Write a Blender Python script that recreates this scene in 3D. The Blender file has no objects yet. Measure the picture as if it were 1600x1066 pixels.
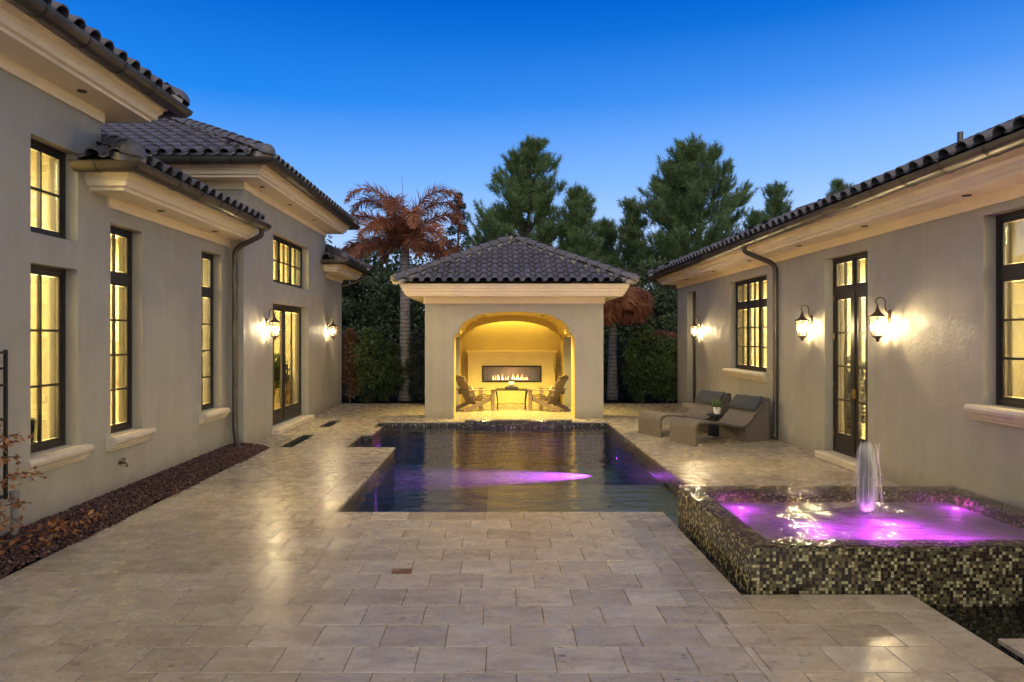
import bpy, math, random
import numpy as np
from mathutils import Vector, Matrix, Euler

random.seed(7)
rng = np.random.default_rng(7)
S = bpy.context.scene
COL = S.collection
PI = math.pi
R = math.radians

# ------------------------------------------------------------------ camera, sky, sun, exposure
cam_d = bpy.data.cameras.new('camera')
cam = bpy.data.objects.new('camera', cam_d)
COL.objects.link(cam)
cam.location = (0, 0, 1.9)
cam.rotation_euler = (R(90), 0, 0)
cam_d.sensor_width = 36
cam_d.lens = 24.0
cam_d.shift_x = 23 / 1600
cam_d.shift_y = -7 / 1600
cam_d.clip_start = 0.05
cam_d.clip_end = 2000
S.camera = cam

world = bpy.data.worlds.new('World')
S.world = world
world.use_nodes = True
wn, wl = world.node_tree.nodes, world.node_tree.links
wn.clear()
w_out = wn.new('ShaderNodeOutputWorld')
w_bg = wn.new('ShaderNodeBackground')
w_geo = wn.new('ShaderNodeTexCoord')
w_sep = wn.new('ShaderNodeSeparateXYZ')
w_ramp = wn.new('ShaderNodeValToRGB')
cr = w_ramp.color_ramp
cr.elements[0].position = 0.0
cr.elements[0].color = (0.60, 0.72, 0.95, 1)
cr.elements[1].position = 1.0
cr.elements[1].color = (0.0, 0.04, 0.26, 1)
for p, c in ((0.12, (0.38, 0.56, 0.90)), (0.22, (0.14, 0.37, 0.86)), (0.32, (0.012, 0.205, 0.73)), (0.44, (0.0, 0.105, 0.53)), (0.65, (0.0, 0.075, 0.40))):
    e = cr.elements.new(p)
    e.color = (*c, 1)
w_sky = wn.new('ShaderNodeTexSky')
w_sky.sky_type = 'NISHITA'
w_sky.sun_disc = False
w_sky.sun_elevation = R(1.0)
w_sky.sun_rotation = R(180)
w_mul = wn.new('ShaderNodeMixRGB')
w_mul.blend_type = 'ADD'
w_mul.inputs[0].default_value = 0.0012
wl.new(w_geo.outputs['Generated'], w_sep.inputs[0])
wl.new(w_sep.outputs['Z'], w_ramp.inputs[0])
# the sky stays paler on the side where the sun went down
w_m1 = wn.new('ShaderNodeMapRange'); w_m1.inputs['From Min'].default_value = -.35; w_m1.inputs['From Max'].default_value = .75
w_m2 = wn.new('ShaderNodeMapRange'); w_m2.inputs['From Min'].default_value = .40; w_m2.inputs['From Max'].default_value = .0
w_mm = wn.new('ShaderNodeMath'); w_mm.operation = 'MULTIPLY'
w_m3 = wn.new('ShaderNodeMath'); w_m3.operation = 'MULTIPLY'; w_m3.inputs[1].default_value = .5
w_pale = wn.new('ShaderNodeMixRGB'); w_pale.inputs[2].default_value = (.60, .75, .98, 1)
wl.new(w_sep.outputs['X'], w_m1.inputs[0]); wl.new(w_sep.outputs['Z'], w_m2.inputs[0])
wl.new(w_m1.outputs[0], w_mm.inputs[0]); wl.new(w_m2.outputs[0], w_mm.inputs[1]); wl.new(w_mm.outputs[0], w_m3.inputs[0]); wl.new(w_m3.outputs[0], w_pale.inputs[0])
wl.new(w_ramp.outputs[0], w_pale.inputs[1])
wl.new(w_pale.outputs[0], w_mul.inputs[1])
wl.new(w_sky.outputs[0], w_mul.inputs[2])
wl.new(w_mul.outputs[0], w_bg.inputs[0])
w_bg.inputs[1].default_value = 1.0
wl.new(w_bg.outputs[0], w_out.inputs[0])

sun_d = bpy.data.lights.new('sun', 'SUN')
sun_d.energy = 2.4
sun_d.angle = R(110)
sun_d.color = (1.0, 0.83, 0.47)
sun = bpy.data.objects.new('sun', sun_d)
COL.objects.link(sun)
sun.rotation_euler = (R(48), 0, 0)      # afterglow from behind the camera
sun.location = (0, -20, 20)

vs = S.view_settings
vs.view_transform = 'Standard'
vs.look = 'None'
vs.exposure = 0.3
vs.gamma = 1.0
S.cycles.use_denoising = True
S.cycles.max_bounces = 8
S.cycles.transparent_max_bounces = 16
S.cycles.diffuse_bounces = 4
S.cycles.sample_clamp_indirect = 30.0
S.cycles.caustics_reflective = False
S.cycles.caustics_refractive = False

# ------------------------------------------------------------------ mesh helpers
class MB:
    def __init__(s):
        s.v, s.f = [], []
    def quad(s, a, b, c, d):
        i = len(s.v); s.v += [tuple(a), tuple(b), tuple(c), tuple(d)]; s.f.append((i, i+1, i+2, i+3)); return s
    def box(s, x0, x1, y0, y1, z0, z1):
        i = len(s.v)
        s.v += [(x0,y0,z0),(x1,y0,z0),(x1,y1,z0),(x0,y1,z0),(x0,y0,z1),(x1,y0,z1),(x1,y1,z1),(x0,y1,z1)]
        s.f += [(i,i+3,i+2,i+1),(i+4,i+5,i+6,i+7),(i,i+1,i+5,i+4),(i+1,i+2,i+6,i+5),(i+2,i+3,i+7,i+6),(i+3,i,i+4,i+7)]
        return s
    def bar(s, p, q, w, h=None, up=(0,0,1)):
        """square bar from p to q"""
        h = h or w
        p, q = Vector(p), Vector(q)
        d = (q-p).normalized(); u = Vector(up)
        if abs(d.dot(u)) > .99: u = Vector((1,0,0))
        sx = d.cross(u).normalized(); sy = sx.cross(d).normalized()
        i = len(s.v)
        for e in (p, q):
            for a, b in ((-1,-1),(1,-1),(1,1),(-1,1)):
                s.v.append(tuple(e + sx*a*w/2 + sy*b*h/2))
        s.f += [(i+3,i+2,i+1,i),(i+4,i+5,i+6,i+7)] + [(i+k, i+(k+1)%4, i+4+(k+1)%4, i+4+k) for k in range(4)]
        return s
    def tube(s, pts, r, n=8, cap=True):
        pts = [Vector(p) for p in pts]
        rr = r if isinstance(r, (list, tuple)) else [r]*len(pts)
        i0 = len(s.v); prev = None
        for k, p in enumerate(pts):
            d = (pts[min(k+1, len(pts)-1)] - pts[max(k-1, 0)]).normalized()
            if prev is None:
                a = Vector((0,0,1)) if abs(d.z) < .9 else Vector((1,0,0))
                u = d.cross(a).normalized()
            else:
                u = (prev - d*prev.dot(d)).normalized()
            prev = u; w = d.cross(u)
            for j in range(n):
                t = 2*PI*j/n
                s.v.append(tuple(p + (u*math.cos(t)+w*math.sin(t))*rr[k]))
        for k in range(len(pts)-1):
            for j in range(n):
                a = i0+k*n+j; b = i0+k*n+(j+1)%n
                s.f.append((a, b, b+n, a+n))
        if cap:
            s.f.append(tuple(i0+j for j in range(n))[::-1])
            s.f.append(tuple(i0+(len(pts)-1)*n+j for j in range(n)))
        return s
    def lathe(s, prof, c=(0,0,0), n=16):
        """prof: list of (r,z)"""
        i0 = len(s.v)
        for r, z in prof:
            for j in range(n):
                t = 2*PI*j/n
                s.v.append((c[0]+r*math.cos(t), c[1]+r*math.sin(t), c[2]+z))
        for k in range(len(prof)-1):
            for j in range(n):
                a = i0+k*n+j; b = i0+k*n+(j+1)%n
                s.f.append((a, b, b+n, a+n))
        s.f.append(tuple(i0+j for j in range(n))[::-1])
        s.f.append(tuple(i0+(len(prof)-1)*n+j for j in range(n)))
        return s
    def prism(s, poly, axis, a0, a1, fn=None):
        """extrude 2D polygon; fn(u,v,a)->xyz"""
        i = len(s.v); n = len(poly)
        for a in (a0, a1):
            for u, v in poly: s.v.append(fn(u, v, a))
        s.f.append(tuple(range(i, i+n))[::-1]); s.f.append(tuple(range(i+n, i+2*n)))
        for k in range(n):
            s.f.append((i+k, i+(k+1)%n, i+n+(k+1)%n, i+n+k))
        return s
    def sweep(s, path, prof, closed=False, cap=True):
        """path: list of (x,y); prof: closed list of (outward, z); outward is to the right of travel"""
        n = len(path); m = len(prof); i0 = len(s.v)
        for k in range(n):
            p = Vector(path[k])
            dirs = []
            if k > 0 or closed: dirs.append((p - Vector(path[k-1])).normalized())
            if k < n-1 or closed: dirs.append((Vector(path[(k+1) % n]) - p).normalized())
            ns = [Vector((d.y, -d.x)) for d in dirs]
            if len(ns) == 2:
                mv = (ns[0]+ns[1]); mv = mv/(1+ns[0].dot(ns[1]))
            else: mv = ns[0]
            for o, z in prof: s.v.append((p.x+mv.x*o, p.y+mv.y*o, z))
        segs = n if closed else n-1
        for k in range(segs):
            for j in range(m):
                a = i0+k*m+j; b = i0+k*m+(j+1)%m; k2 = (k+1) % n
                c = i0+k2*m+(j+1)%m; d = i0+k2*m+j
                s.f.append((a, b, c, d))
        if cap and not closed:
            s.f.append(tuple(i0+j for j in range(m))[::-1]); s.f.append(tuple(i0+(n-1)*m+j for j in range(m)))
        return s
    def panel(s, u0, u1, v0, v1, d0, d1, holes, fn):
        """solid slab with rectangular holes; fn(u,v,d)->xyz"""
        us = sorted({u0, u1, *[h[0] for h in holes], *[h[1] for h in holes]})
        vz = sorted({v0, v1, *[h[2] for h in holes], *[h[3] for h in holes]})
        us = [u for u in us if u0 <= u <= u1]; vz = [v for v in vz if v0 <= v <= v1]
        def solid(i, j):
            if i < 0 or j < 0 or i >= len(us)-1 or j >= len(vz)-1: return False
            cu, cv = (us[i]+us[i+1])/2, (vz[j]+vz[j+1])/2
            return not any(h[0] < cu < h[1] and h[2] < cv < h[3] for h in holes)
        for i in range(len(us)-1):
            for j in range(len(vz)-1):
                if not solid(i, j): continue
                a, b, c, d = us[i], us[i+1], vz[j], vz[j+1]
                s.quad(fn(a,c,d0), fn(b,c,d0), fn(b,d,d0), fn(a,d,d0))
                s.quad(fn(a,c,d1), fn(a,d,d1), fn(b,d,d1), fn(b,c,d1))
                if not solid(i-1, j): s.quad(fn(a,c,d0), fn(a,d,d0), fn(a,d,d1), fn(a,c,d1))
                if not solid(i+1, j): s.quad(fn(b,c,d0), fn(b,c,d1), fn(b,d,d1), fn(b,d,d0))
                if not solid(i, j-1): s.quad(fn(a,c,d0), fn(a,c,d1), fn(b,c,d1), fn(b,c,d0))
                if not solid(i, j+1): s.quad(fn(a,d,d0), fn(b,d,d0), fn(b,d,d1), fn(a,d,d1))
        return s
    def mesh(s, name, mat, smooth=False, fix=False):
        me = bpy.data.meshes.new(name)
        me.from_pydata(s.v, [], s.f)
        if fix:
            import bmesh
            bm = bmesh.new(); bm.from_mesh(me); bmesh.ops.recalc_face_normals(bm, faces=bm.faces); bm.to_mesh(me); bm.free()
        if smooth:
            me.polygons.foreach_set('use_smooth', [True]*len(me.polygons))
        me.materials.append(M[mat] if isinstance(mat, str) else mat)
        me.update()
        return me
    def build(s, name, mat, parent=None, smooth=False, fix=True, bevel=0, sharp=None):
        o = link(name, s.mesh(name, mat, smooth, fix), parent)
        if bevel:
            b = o.modifiers.new('bevel', 'BEVEL'); b.width = bevel; b.segments = 2; b.limit_method = 'ANGLE'; b.angle_limit = R(40)
        if sharp is not None:
            for p in o.data.polygons: p.use_smooth = True
            try: o.data.set_sharp_from_angle(angle=R(sharp))
            except Exception: pass
        return o

def link(name, data, parent=None):
    o = bpy.data.objects.new(name, data)
    COL.objects.link(o)
    if parent: o.parent = parent
    return o
def tag(o, label=None, cat=None, group=None, kind=None):
    if label: o['label'] = label
    if cat: o['category'] = cat
    if group: o['group'] = group
    if kind: o['kind'] = kind
    return o
def empty(name, loc=(0,0,0), rz=0, label=None, cat=None, group=None, kind=None):
    o = bpy.data.objects.new(name, None)
    o.location = loc; o.rotation_euler = (0, 0, rz)
    COL.objects.link(o)
    return tag(o, label, cat, group, kind)
def arr_mesh(name, V, F, mat, attr=None):
    """V (n,3), F (m,k) numpy"""
    me = bpy.data.meshes.new(name)
    k = F.shape[1]
    me.vertices.add(len(V)); me.vertices.foreach_set('co', V.astype(np.float32).ravel())
    me.loops.add(F.size); me.loops.foreach_set('vertex_index', F.astype(np.int32).ravel())
    me.polygons.add(len(F)); me.polygons.foreach_set('loop_start', np.arange(0, F.size, k, dtype=np.int32))
    me.polygons.foreach_set('loop_total', np.full(len(F), k, dtype=np.int32))
    if attr is not None:
        a = me.attributes.new('rnd', 'FLOAT', 'FACE'); a.data.foreach_set('value', attr.astype(np.float32))
    me.update(calc_edges=True)
    me.materials.append(M[mat])
    return me
def lamp(name, kind, loc, energy, color, parent=None, **kw):
    d = bpy.data.lights.new(name, kind); d.energy = energy; d.color = color
    rot = kw.pop('rot', None)
    for k, v in kw.items(): setattr(d, k, v)
    o = bpy.data.objects.new(name, d); o.location = loc
    if rot: o.rotation_euler = rot
    COL.objects.link(o)
    if parent: o.parent = parent
    return o

# ------------------------------------------------------------------ materials
M = {}
class NT:
    def __init__(s, name):
        m = bpy.data.materials.new(name); m.use_nodes = True
        s.m = m; s.n = m.node_tree.nodes; s.l = m.node_tree.links
        s.b = s.n['Principled BSDF']; s.out = s.n['Material Output']
        M[name] = m
    def add(s, t, **kw):
        n = s.n.new(t)
        for k, v in kw.items():
            if k.startswith('i_'): n.inputs[k[2:].replace('_', ' ')].default_value = v
            else: setattr(n, k, v)
        return n
    def ln(s, a, b): s.l.new(a, b)
    def set(s, **kw):
        for k, v in kw.items(): s.b.inputs[k.replace('_', ' ')].default_value = v
    def pos(s): return s.add('ShaderNodeNewGeometry').outputs['Position']
    def mapped(s, scale=(1,1,1), src=None):
        mp = s.add('ShaderNodeMapping'); mp.inputs['Scale'].default_value = scale
        s.ln(src or s.pos(), mp.inputs['Vector']); return mp.outputs[0]
    def noise(s, scale, detail=4, rough=.55, vec=None, dist=0):
        n = s.add('ShaderNodeTexNoise'); n.inputs['Scale'].default_value = scale; n.inputs['Detail'].default_value = detail
        n.inputs['Roughness'].default_value = rough; n.inputs['Distortion'].default_value = dist
        s.ln(vec or s.pos(), n.inputs['Vector']); return n.outputs['Fac']
    def ramp(s, fac, stops, const=False):
        r = s.add('ShaderNodeValToRGB'); c = r.color_ramp
        if const: c.interpolation = 'CONSTANT'
        while len(c.elements) < len(stops): c.elements.new(0.5)
        for e, (p, col) in zip(c.elements, stops):
            e.position = p; e.color = (*col, 1) if not isinstance(col, (int, float)) else (col, col, col, 1)
        s.ln(fac, r.inputs[0]); return r.outputs[0]
    def mix(s, fac, a, b, mode='MIX'):
        n = s.add('ShaderNodeMixRGB', blend_type=mode)
        for i, x in ((0, fac), (1, a), (2, b)):
            if hasattr(x, 'is_output'): s.ln(x, n.inputs[i])
            elif i == 0: n.inputs[0].default_value = x
            else: n.inputs[i].default_value = (*x, 1)
        return n.outputs[0]
    def math(s, op, a, b=0.0):
        n = s.add('ShaderNodeMath', operation=op)
        for i, x in ((0, a), (1, b)):
            if hasattr(x, 'is_output'): s.ln(x, n.inputs[i])
            else: n.inputs[i].default_value = x
        return n.outputs[0]
    def bump(s, h, strength=.3, dist=.01):
        b = s.add('ShaderNodeBump'); b.inputs['Strength'].default_value = strength; b.inputs['Distance'].default_value = dist
        s.ln(h, b.inputs['Height']); s.ln(b.outputs[0], s.b.inputs['Normal']); return b.outputs[0]

def simple(name, col, rough=.6, metal=0.0, var=.12, scale=6, bump=0.0, bscale=60):
    t = NT(name); t.set(Roughness=rough, Metallic=metal)
    f = t.noise(scale, 5)
    lo = tuple(c*(1-var) for c in col); hi = tuple(min(1, c*(1+var)) for c in col)
    t.ln(t.ramp(f, [(.3, lo), (.7, hi)]), t.b.inputs['Base Color'])
    if bump: t.bump(t.noise(bscale, 3), bump, .01)
    return t

# stucco: mottled, softly trowelled
t = NT('stucco'); t.set(Roughness=.72)
f1 = t.noise(.9, 6, .6); f2 = t.noise(7, 5, .6); f3 = t.noise(1.0, 4, .6, t.mapped((6, 6, .35)))
c = t.ramp(f1, [(.3, (.31, .29, .235)), (.7, (.385, .36, .295))])
c = t.mix(.25, c, t.ramp(f2, [(.3, (.28, .26, .21)), (.7, (.42, .39, .325))]))
c = t.mix(.16, c, t.ramp(f3, [(.35, (.25, .23, .19)), (.65, (.42, .395, .33))]))
sp = t.add('ShaderNodeSeparateXYZ'); t.ln(t.pos(), sp.inputs[0])
dirt = t.math('MULTIPLY', t.ramp(t.math('ADD', sp.outputs[2], t.math('MULTIPLY', t.noise(5, 5, .7), .35)), [(.15, .55), (.42, 0.0)]), 1.0)
c = t.mix(dirt, c, (.17, .14, .105))
t.ln(c, t.b.inputs['Base Color'])
h = t.math('ADD', t.math('MULTIPLY', t.noise(18, 6, .7, dist=.5), 1.0), t.math('MULTIPLY', t.noise(120, 2), .25))
t.bump(h, .5, .014)
t.ln(t.ramp(t.noise(3.5, 5), [(.35, .48), (.65, .75)]), t.b.inputs['Roughness'])

simple('trim', (.80, .68, .50), .6, 0, .07, 2.5, .06, 40)
t = NT('cast_stone'); t.set(Roughness=.7)
t.ln(t.ramp(t.noise(5, 6, .65), [(.25, (.46, .39, .28)), (.75, (.68, .59, .44))]), t.b.inputs['Base Color']); t.bump(t.noise(45, 5), .25, .01)
simple('bronze', (.035, .03, .026), .42, .35, .2, 8)
t = NT('gutter_metal'); t.set(Roughness=.36, Metallic=.6)
t.ln(t.ramp(t.noise(2.2, 5), [(.3, (.065, .057, .049)), (.7, (.115, .10, .085))]), t.b.inputs['Base Color'])
simple('iron', (.022, .019, .017), .5, .4, .25, 30)
simple('lantern_metal', (.13, .08, .045), .45, .7, .3, 40)
simple('black_iron', (.012, .012, .013), .5, .3, .2, 20)
simple('flashing', (.34, .37, .42), .45, .5, .12, 6)
simple('mortar', (.36, .33, .30), .9, 0, .3, 9, .4, 30)
simple('interior', (.85, .76, .54), .8, 0, .04, 1.0)
simple('interior_floor', (.55, .42, .24), .35, 0, .1, 3)
t = NT('curtain_cloth'); t.set(Roughness=.9, Base_Color=(.86, .80, .62, 1)); tl = t.add('ShaderNodeBsdfTranslucent'); tl.inputs[0].default_value = (.9, .84, .66, 1)
mx = t.add('ShaderNodeMixShader'); mx.inputs[0].default_value = .7; t.ln(t.b.outputs[0], mx.inputs[1]); t.ln(tl.outputs[0], mx.inputs[2]); t.ln(mx.outputs[0], t.out.inputs[0])
simple('pav_wall', (.58, .44, .15), .7, 0, .05, 3, .12, 25)  # pavilion stucco with the yellow lamp light put into its colour
simple('pav_stone', (.88, .72, .27), .55, 0, .05, 3, .05, 25)  # surround tinted by the same lamp light, lighter than the wall as if brighter lit
simple('dark_box', (.03, .026, .02), .4, 0, .2, 5)
simple('soil', (.02, .02, .015), 1.0, 0, .4, 3, .4, 10).set(**{'Specular_IOR_Level': .0})
simple('bed', (.25, .205, .155), .9, 0, .25, 6, .3, 30)
simple('pvc', (.22, .20, .18), .5, 0, .1, 8)
simple('brass', (.18, .12, .05), .4, .8, .2, 20)
simple('white_pot', (.70, .66, .60), .5, 0, .05, 10)
simple('dark_fabric', (.050, .054, .062), .95, 0, .12, 90, .3, 400)
simple('cushion', (.52, .42, .28), .95, 0, .1, 60, .2, 300)
simple('drain', (.20, .10, .045), .6, .3, .3, 30)
simple('fire_liner', (.42, .40, .35), .5, .3, .15, 8)
simple('picture', (.16, .13, .10), .5, 0, .5, 6)
simple('bark', (.075, .055, .042), .95, 0, .4, 9, .8, 14)
simple('plant_leaf', (.07, .10, .035), .6, 0, .3, 30)

# travertine pavers
def travertine(name, attr):
    t = NT(name)
    if attr:
        a = t.add('ShaderNodeAttribute', attribute_name='rnd'); rnd = a.outputs['Fac']
    else:
        rnd = t.add('ShaderNodeObjectInfo').outputs['Random']
    off = t.add('ShaderNodeCombineXYZ')
    t.ln(t.math('MULTIPLY', rnd, 37.0), off.inputs[0]); t.ln(t.math('MULTIPLY', rnd, 91.0), off.inputs[1])
    ad = t.add('ShaderNodeVectorMath', operation='ADD'); t.ln(t.pos(), ad.inputs[0]); t.ln(off.outputs[0], ad.inputs[1])
    v = ad.outputs[0]
    n1 = t.noise(2.6, 7, .62, t.mapped((.8, 2.2, 1), v), .6)
    n2 = t.noise(14, 5, .7, t.mapped((.6, 1.5, 1), v), .3)
    base = t.ramp(n1, [(.28, (.24, .185, .12)), (.48, (.37, .305, .21)), (.72, (.50, .435, .325))])
    base = t.mix(.35, base, t.ramp(n2, [(.3, (.23, .175, .115)), (.7, (.52, .455, .34))]))
    w = t.add('ShaderNodeTexWhiteNoise', noise_dimensions='1D'); t.ln(rnd, w.inputs['W'])
    tone = t.ramp(w.outputs['Value'], [(0, (.82, .79, .75)), (.35, (.94, .92, .88)), (.75, (1.0, .99, .97)), (1, (1.10, 1.10, 1.10))])
    base = t.mix(.45 if attr else 1.0, base, tone, 'MULTIPLY')
    if attr: base = t.mix(.45, base, (.39, .33, .24))
    # pits and fissures
    pit = t.add('ShaderNodeTexVoronoi'); pit.inputs['Scale'].default_value = 26
    t.ln(t.mapped((.5, 1.6, 1), v), pit.inputs['Vector'])
    pm = t.noise(3.0, 3, .5, v)
    thr = t.math('MULTIPLY', t.ramp(pm, [(.47, 0.0), (.70, 1.0)]), .32)
    pits = t.math('LESS_THAN', pit.outputs['Distance'], thr)
    base = t.mix(t.math('MULTIPLY', pits, .75), base, (.10, .075, .055))
    t.ln(base, t.b.inputs['Base Color'])
    t.ln(t.ramp(t.noise(5, 5, .6, v), [(.3, .17), (.7, .38)]), t.b.inputs['Roughness'])
    t.set(**{'Specular_IOR_Level': .5})
    hh = t.math('ADD', t.math('MULTIPLY', n2, .6), t.math('MULTIPLY', pits, -1.2))
    hh = t.math('ADD', hh, t.math('MULTIPLY', t.noise(4.0, 3, .5, v), 1.2))
    t.bump(hh, .05 if attr else .24, .006)
travertine('travertine', False); travertine('travertine_far', True)

# glass mosaic
def mosaic(name, cell, stops, rough=.18):
    t = NT(name); t.set(Roughness=rough)
    geo = t.add('ShaderNodeNewGeometry')
    sp = t.add('ShaderNodeSeparateXYZ'); t.ln(geo.outputs['Position'], sp.inputs[0])
    sn = t.add('ShaderNodeSeparateXYZ'); t.ln(geo.outputs['True Normal'], sn.inputs[0])
    ax = t.math('GREATER_THAN', t.math('ABSOLUTE', sn.outputs[0]), .5)
    az = t.math('GREATER_THAN', t.math('ABSOLUTE', sn.outputs[2]), .5)
    def sel(k, a, b): return t.math('ADD', t.math('MULTIPLY', k, a), t.math('MULTIPLY', t.math('SUBTRACT', 1.0, k), b))
    u = sel(ax, sp.outputs[1], sp.outputs[0]); v = sel(az, sp.outputs[1], sp.outputs[2])
    us = t.math('DIVIDE', u, cell); vs_ = t.math('DIVIDE', v, cell)
    fu, fv = t.math('FLOOR', us), t.math('FLOOR', vs_)
    cb = t.add('ShaderNodeCombineXYZ'); t.ln(fu, cb.inputs[0]); t.ln(fv, cb.inputs[1]); t.ln(ax, cb.inputs[2])
    wn1 = t.add('ShaderNodeTexWhiteNoise', noise_dimensions='3D'); t.ln(cb.outputs[0], wn1.inputs['Vector'])
    col = t.ramp(wn1.outputs['Value'], stops, True)
    jit = t.ramp(t.noise(1 / cell * .8, 2), [(.3, .75), (.7, 1.2)])
    col = t.mix(1, col, jit, 'MULTIPLY')
    gu = t.math('ABSOLUTE', t.math('SUBTRACT', t.math('FRACT', us), .5)); gv = t.math('ABSOLUTE', t.math('SUBTRACT', t.math('FRACT', vs_), .5))
    g = t.math('GREATER_THAN', t.math('MAXIMUM', gu, gv), .44)
    col = t.mix(g, col, (.035, .032, .026))
    t.ln(col, t.b.inputs['Base Color'])
    t.ln(t.ramp(g, [(0, rough), (1, .7)]), t.b.inputs['Roughness'])
    hh = t.math('ADD', t.math('MULTIPLY', g, -1.0), t.math('MULTIPLY', wn1.outputs['Value'], .5))
    t.bump(hh, .5, .003)
mosaic('mosaic', .0245, [(0, (.022, .014, .007)), (.30, (.07, .048, .02)), (.46, (.15, .12, .05)), (.64, (.10, .095, .05)), (.78, (.38, .33, .16)), (.92, (.48, .43, .24))])
mosaic('mosaic_dark', .03, [(0, (.01, .012, .012)), (.35, (.025, .028, .028)), (.6, (.05, .055, .05)), (.8, (.12, .12, .10)), (.93, (.26, .26, .22))])
mosaic('pool_tile', .05, [(0, (.04, .125, .21)), (.4, (.06, .165, .27)), (.75, (.08, .20, .32))], .4)

# roof tile
def rooftile(name, attr):
    t = NT(name); t.set(Roughness=.62)
    rnd = t.add('ShaderNodeAttribute', attribute_name='rnd').outputs['Fac'] if attr else t.add('ShaderNodeObjectInfo').outputs['Random']
    w = t.add('ShaderNodeTexWhiteNoise', noise_dimensions='1D'); t.ln(rnd, w.inputs['W'])
    c = t.ramp(w.outputs['Value'], [(0, (.066, .064, .074)), (.5, (.093, .089, .102)), (1, (.125, .116, .128))])
    n = t.noise(9, 5, .65)
    c = t.mix(t.math('MULTIPLY', t.ramp(n, [(.42, 0.0), (.75, 1.0)]), .45), c, (.19, .185, .20))
    c = t.mix(.3, c, t.ramp(t.noise(40, 4), [(.3, (.05, .044, .048)), (.7, (.15, .138, .145))]))
    t.ln(c, t.b.inputs['Base Color']); t.bump(t.noise(60, 4), .35, .006)
rooftile('roof_tile', False); rooftile('roof_tile_far', True)

# wood, wicker
t = NT('teak'); t.set(Roughness=.65)
tc = t.add('ShaderNodeTexCoord')
n = t.noise(7, 6, .65, t.mapped((1, 9, 9), tc.outputs['Object']), 1.2)
t.ln(t.ramp(n, [(.3, (.17, .115, .075)), (.7, (.36, .265, .18))]), t.b.inputs['Base Color']); t.bump(n, .3, .004)
t = NT('wicker'); t.set(Roughness=.7)
tc = t.add('ShaderNodeTexCoord')
w1 = t.add('ShaderNodeTexWave', wave_type='BANDS', bands_direction='Y'); w1.inputs['Scale'].default_value = 16; w1.inputs['Distortion'].default_value = 1.2
w2 = t.add('ShaderNodeTexWave', wave_type='BANDS', bands_direction='Z'); w2.inputs['Scale'].default_value = 22; w2.inputs['Distortion'].default_value = .8
w3 = t.add('ShaderNodeTexWave', wave_type='BANDS', bands_direction='X'); w3.inputs['Scale'].default_value = 22; w3.inputs['Distortion'].default_value = .8
for w in (w1, w2, w3): t.ln(tc.outputs['Object'], w.inputs['Vector'])
hw = t.math('MULTIPLY', w1.outputs['Fac'], t.math('MAXIMUM', w2.outputs['Fac'], w3.outputs['Fac']))
cc = t.ramp(hw, [(0, (.06, .05, .042)), (.6, (.185, .155, .13))])
t.ln(t.mix(.3, cc, t.ramp(t.noise(12, 4), [(.3, (.09, .068, .052)), (.7, (.22, .175, .138))])), t.b.inputs['Base Color']); t.bump(hw, .5, .004)

# lava rock, leaves, fronds
t = NT('lava_rock'); t.set(Roughness=.9)
a = t.add('ShaderNodeAttribute', attribute_name='rnd')
t.ln(t.ramp(a.outputs['Fac'], [(0, (.03, .018, .016)), (.5, (.085, .036, .028)), (.9, (.125, .058, .044)), (1, (.20, .14, .11))]), t.b.inputs['Base Color'])
t.bump(t.noise(90, 3), .6, .006)
def leafmat(name, stops, rough=.6, trans=.25):
    t = NT(name); t.set(Roughness=rough)
    a = t.add('ShaderNodeAttribute', attribute_name='rnd')
    c = t.ramp(a.outputs['Fac'], stops)
    t.ln(c, t.b.inputs['Base Color'])
    tr = t.add('ShaderNodeBsdfTranslucent'); t.ln(c, tr.inputs[0])
    mx = t.add('ShaderNodeMixShader'); mx.inputs[0].default_value = trans
    t.ln(t.b.outputs[0], mx.inputs[1]); t.ln(tr.outputs[0], mx.inputs[2]); t.ln(mx.outputs[0], t.out.inputs[0])
leafmat('pine_needle', [(0, (.055, .10, .038)), (.5, (.13, .205, .075)), (1, (.22, .30, .11))], .55, .35)
leafmat('cedar_leaf', [(0, (.015, .028, .018)), (.6, (.03, .05, .028)), (1, (.055, .08, .045))])
leafmat('dark_leaf', [(0, (.028, .046, .02)), (.6, (.065, .10, .038)), (1, (.115, .16, .065))])
leafmat('hedge_leaf', [(0, (.03, .05, .016)), (.6, (.08, .125, .042)), (1, (.15, .22, .075))])
leafmat('pale_leaf', [(0, (.04, .055, .05)), (.6, (.08, .10, .085)), (1, (.13, .15, .13))])
leafmat('dry_leaf', [(0, (.09, .04, .016)), (.6, (.17, .085, .035)), (1, (.26, .15, .07))])
leafmat('frond', [(0, (.14, .05, .026)), (.5, (.31, .118, .058)), (.85, (.44, .185, .095)), (1, (.46, .27, .17))], .7, .3)
leafmat('vine_leaf', [(0, (.20, .06, .03)), (.5, (.34, .13, .04)), (1, (.42, .22, .07))], .6, .3)
t = NT('palm_bark'); t.set(Roughness=.85)
w1 = t.add('ShaderNodeTexWave', wave_type='BANDS', bands_direction='Z'); w1.inputs['Scale'].default_value = 2.6; w1.inputs['Distortion'].default_value = 1.5; w1.inputs['Detail'].default_value = 3
t.ln(t.pos(), w1.inputs['Vector'])
c = t.ramp(w1.outputs['Fac'], [(0, (.17, .15, .13)), (.22, (.25, .23, .21)), (1, (.31, .29, .27))])
c = t.mix(t.ramp(t.noise(6, 4, .6, t.mapped((1, 1, 3))), [(.55, 0.0), (.68, .8)]), c, (.06, .045, .035))
t.ln(c, t.b.inputs['Base Color']); t.bump(w1.outputs['Fac'], .5, .02)

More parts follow.
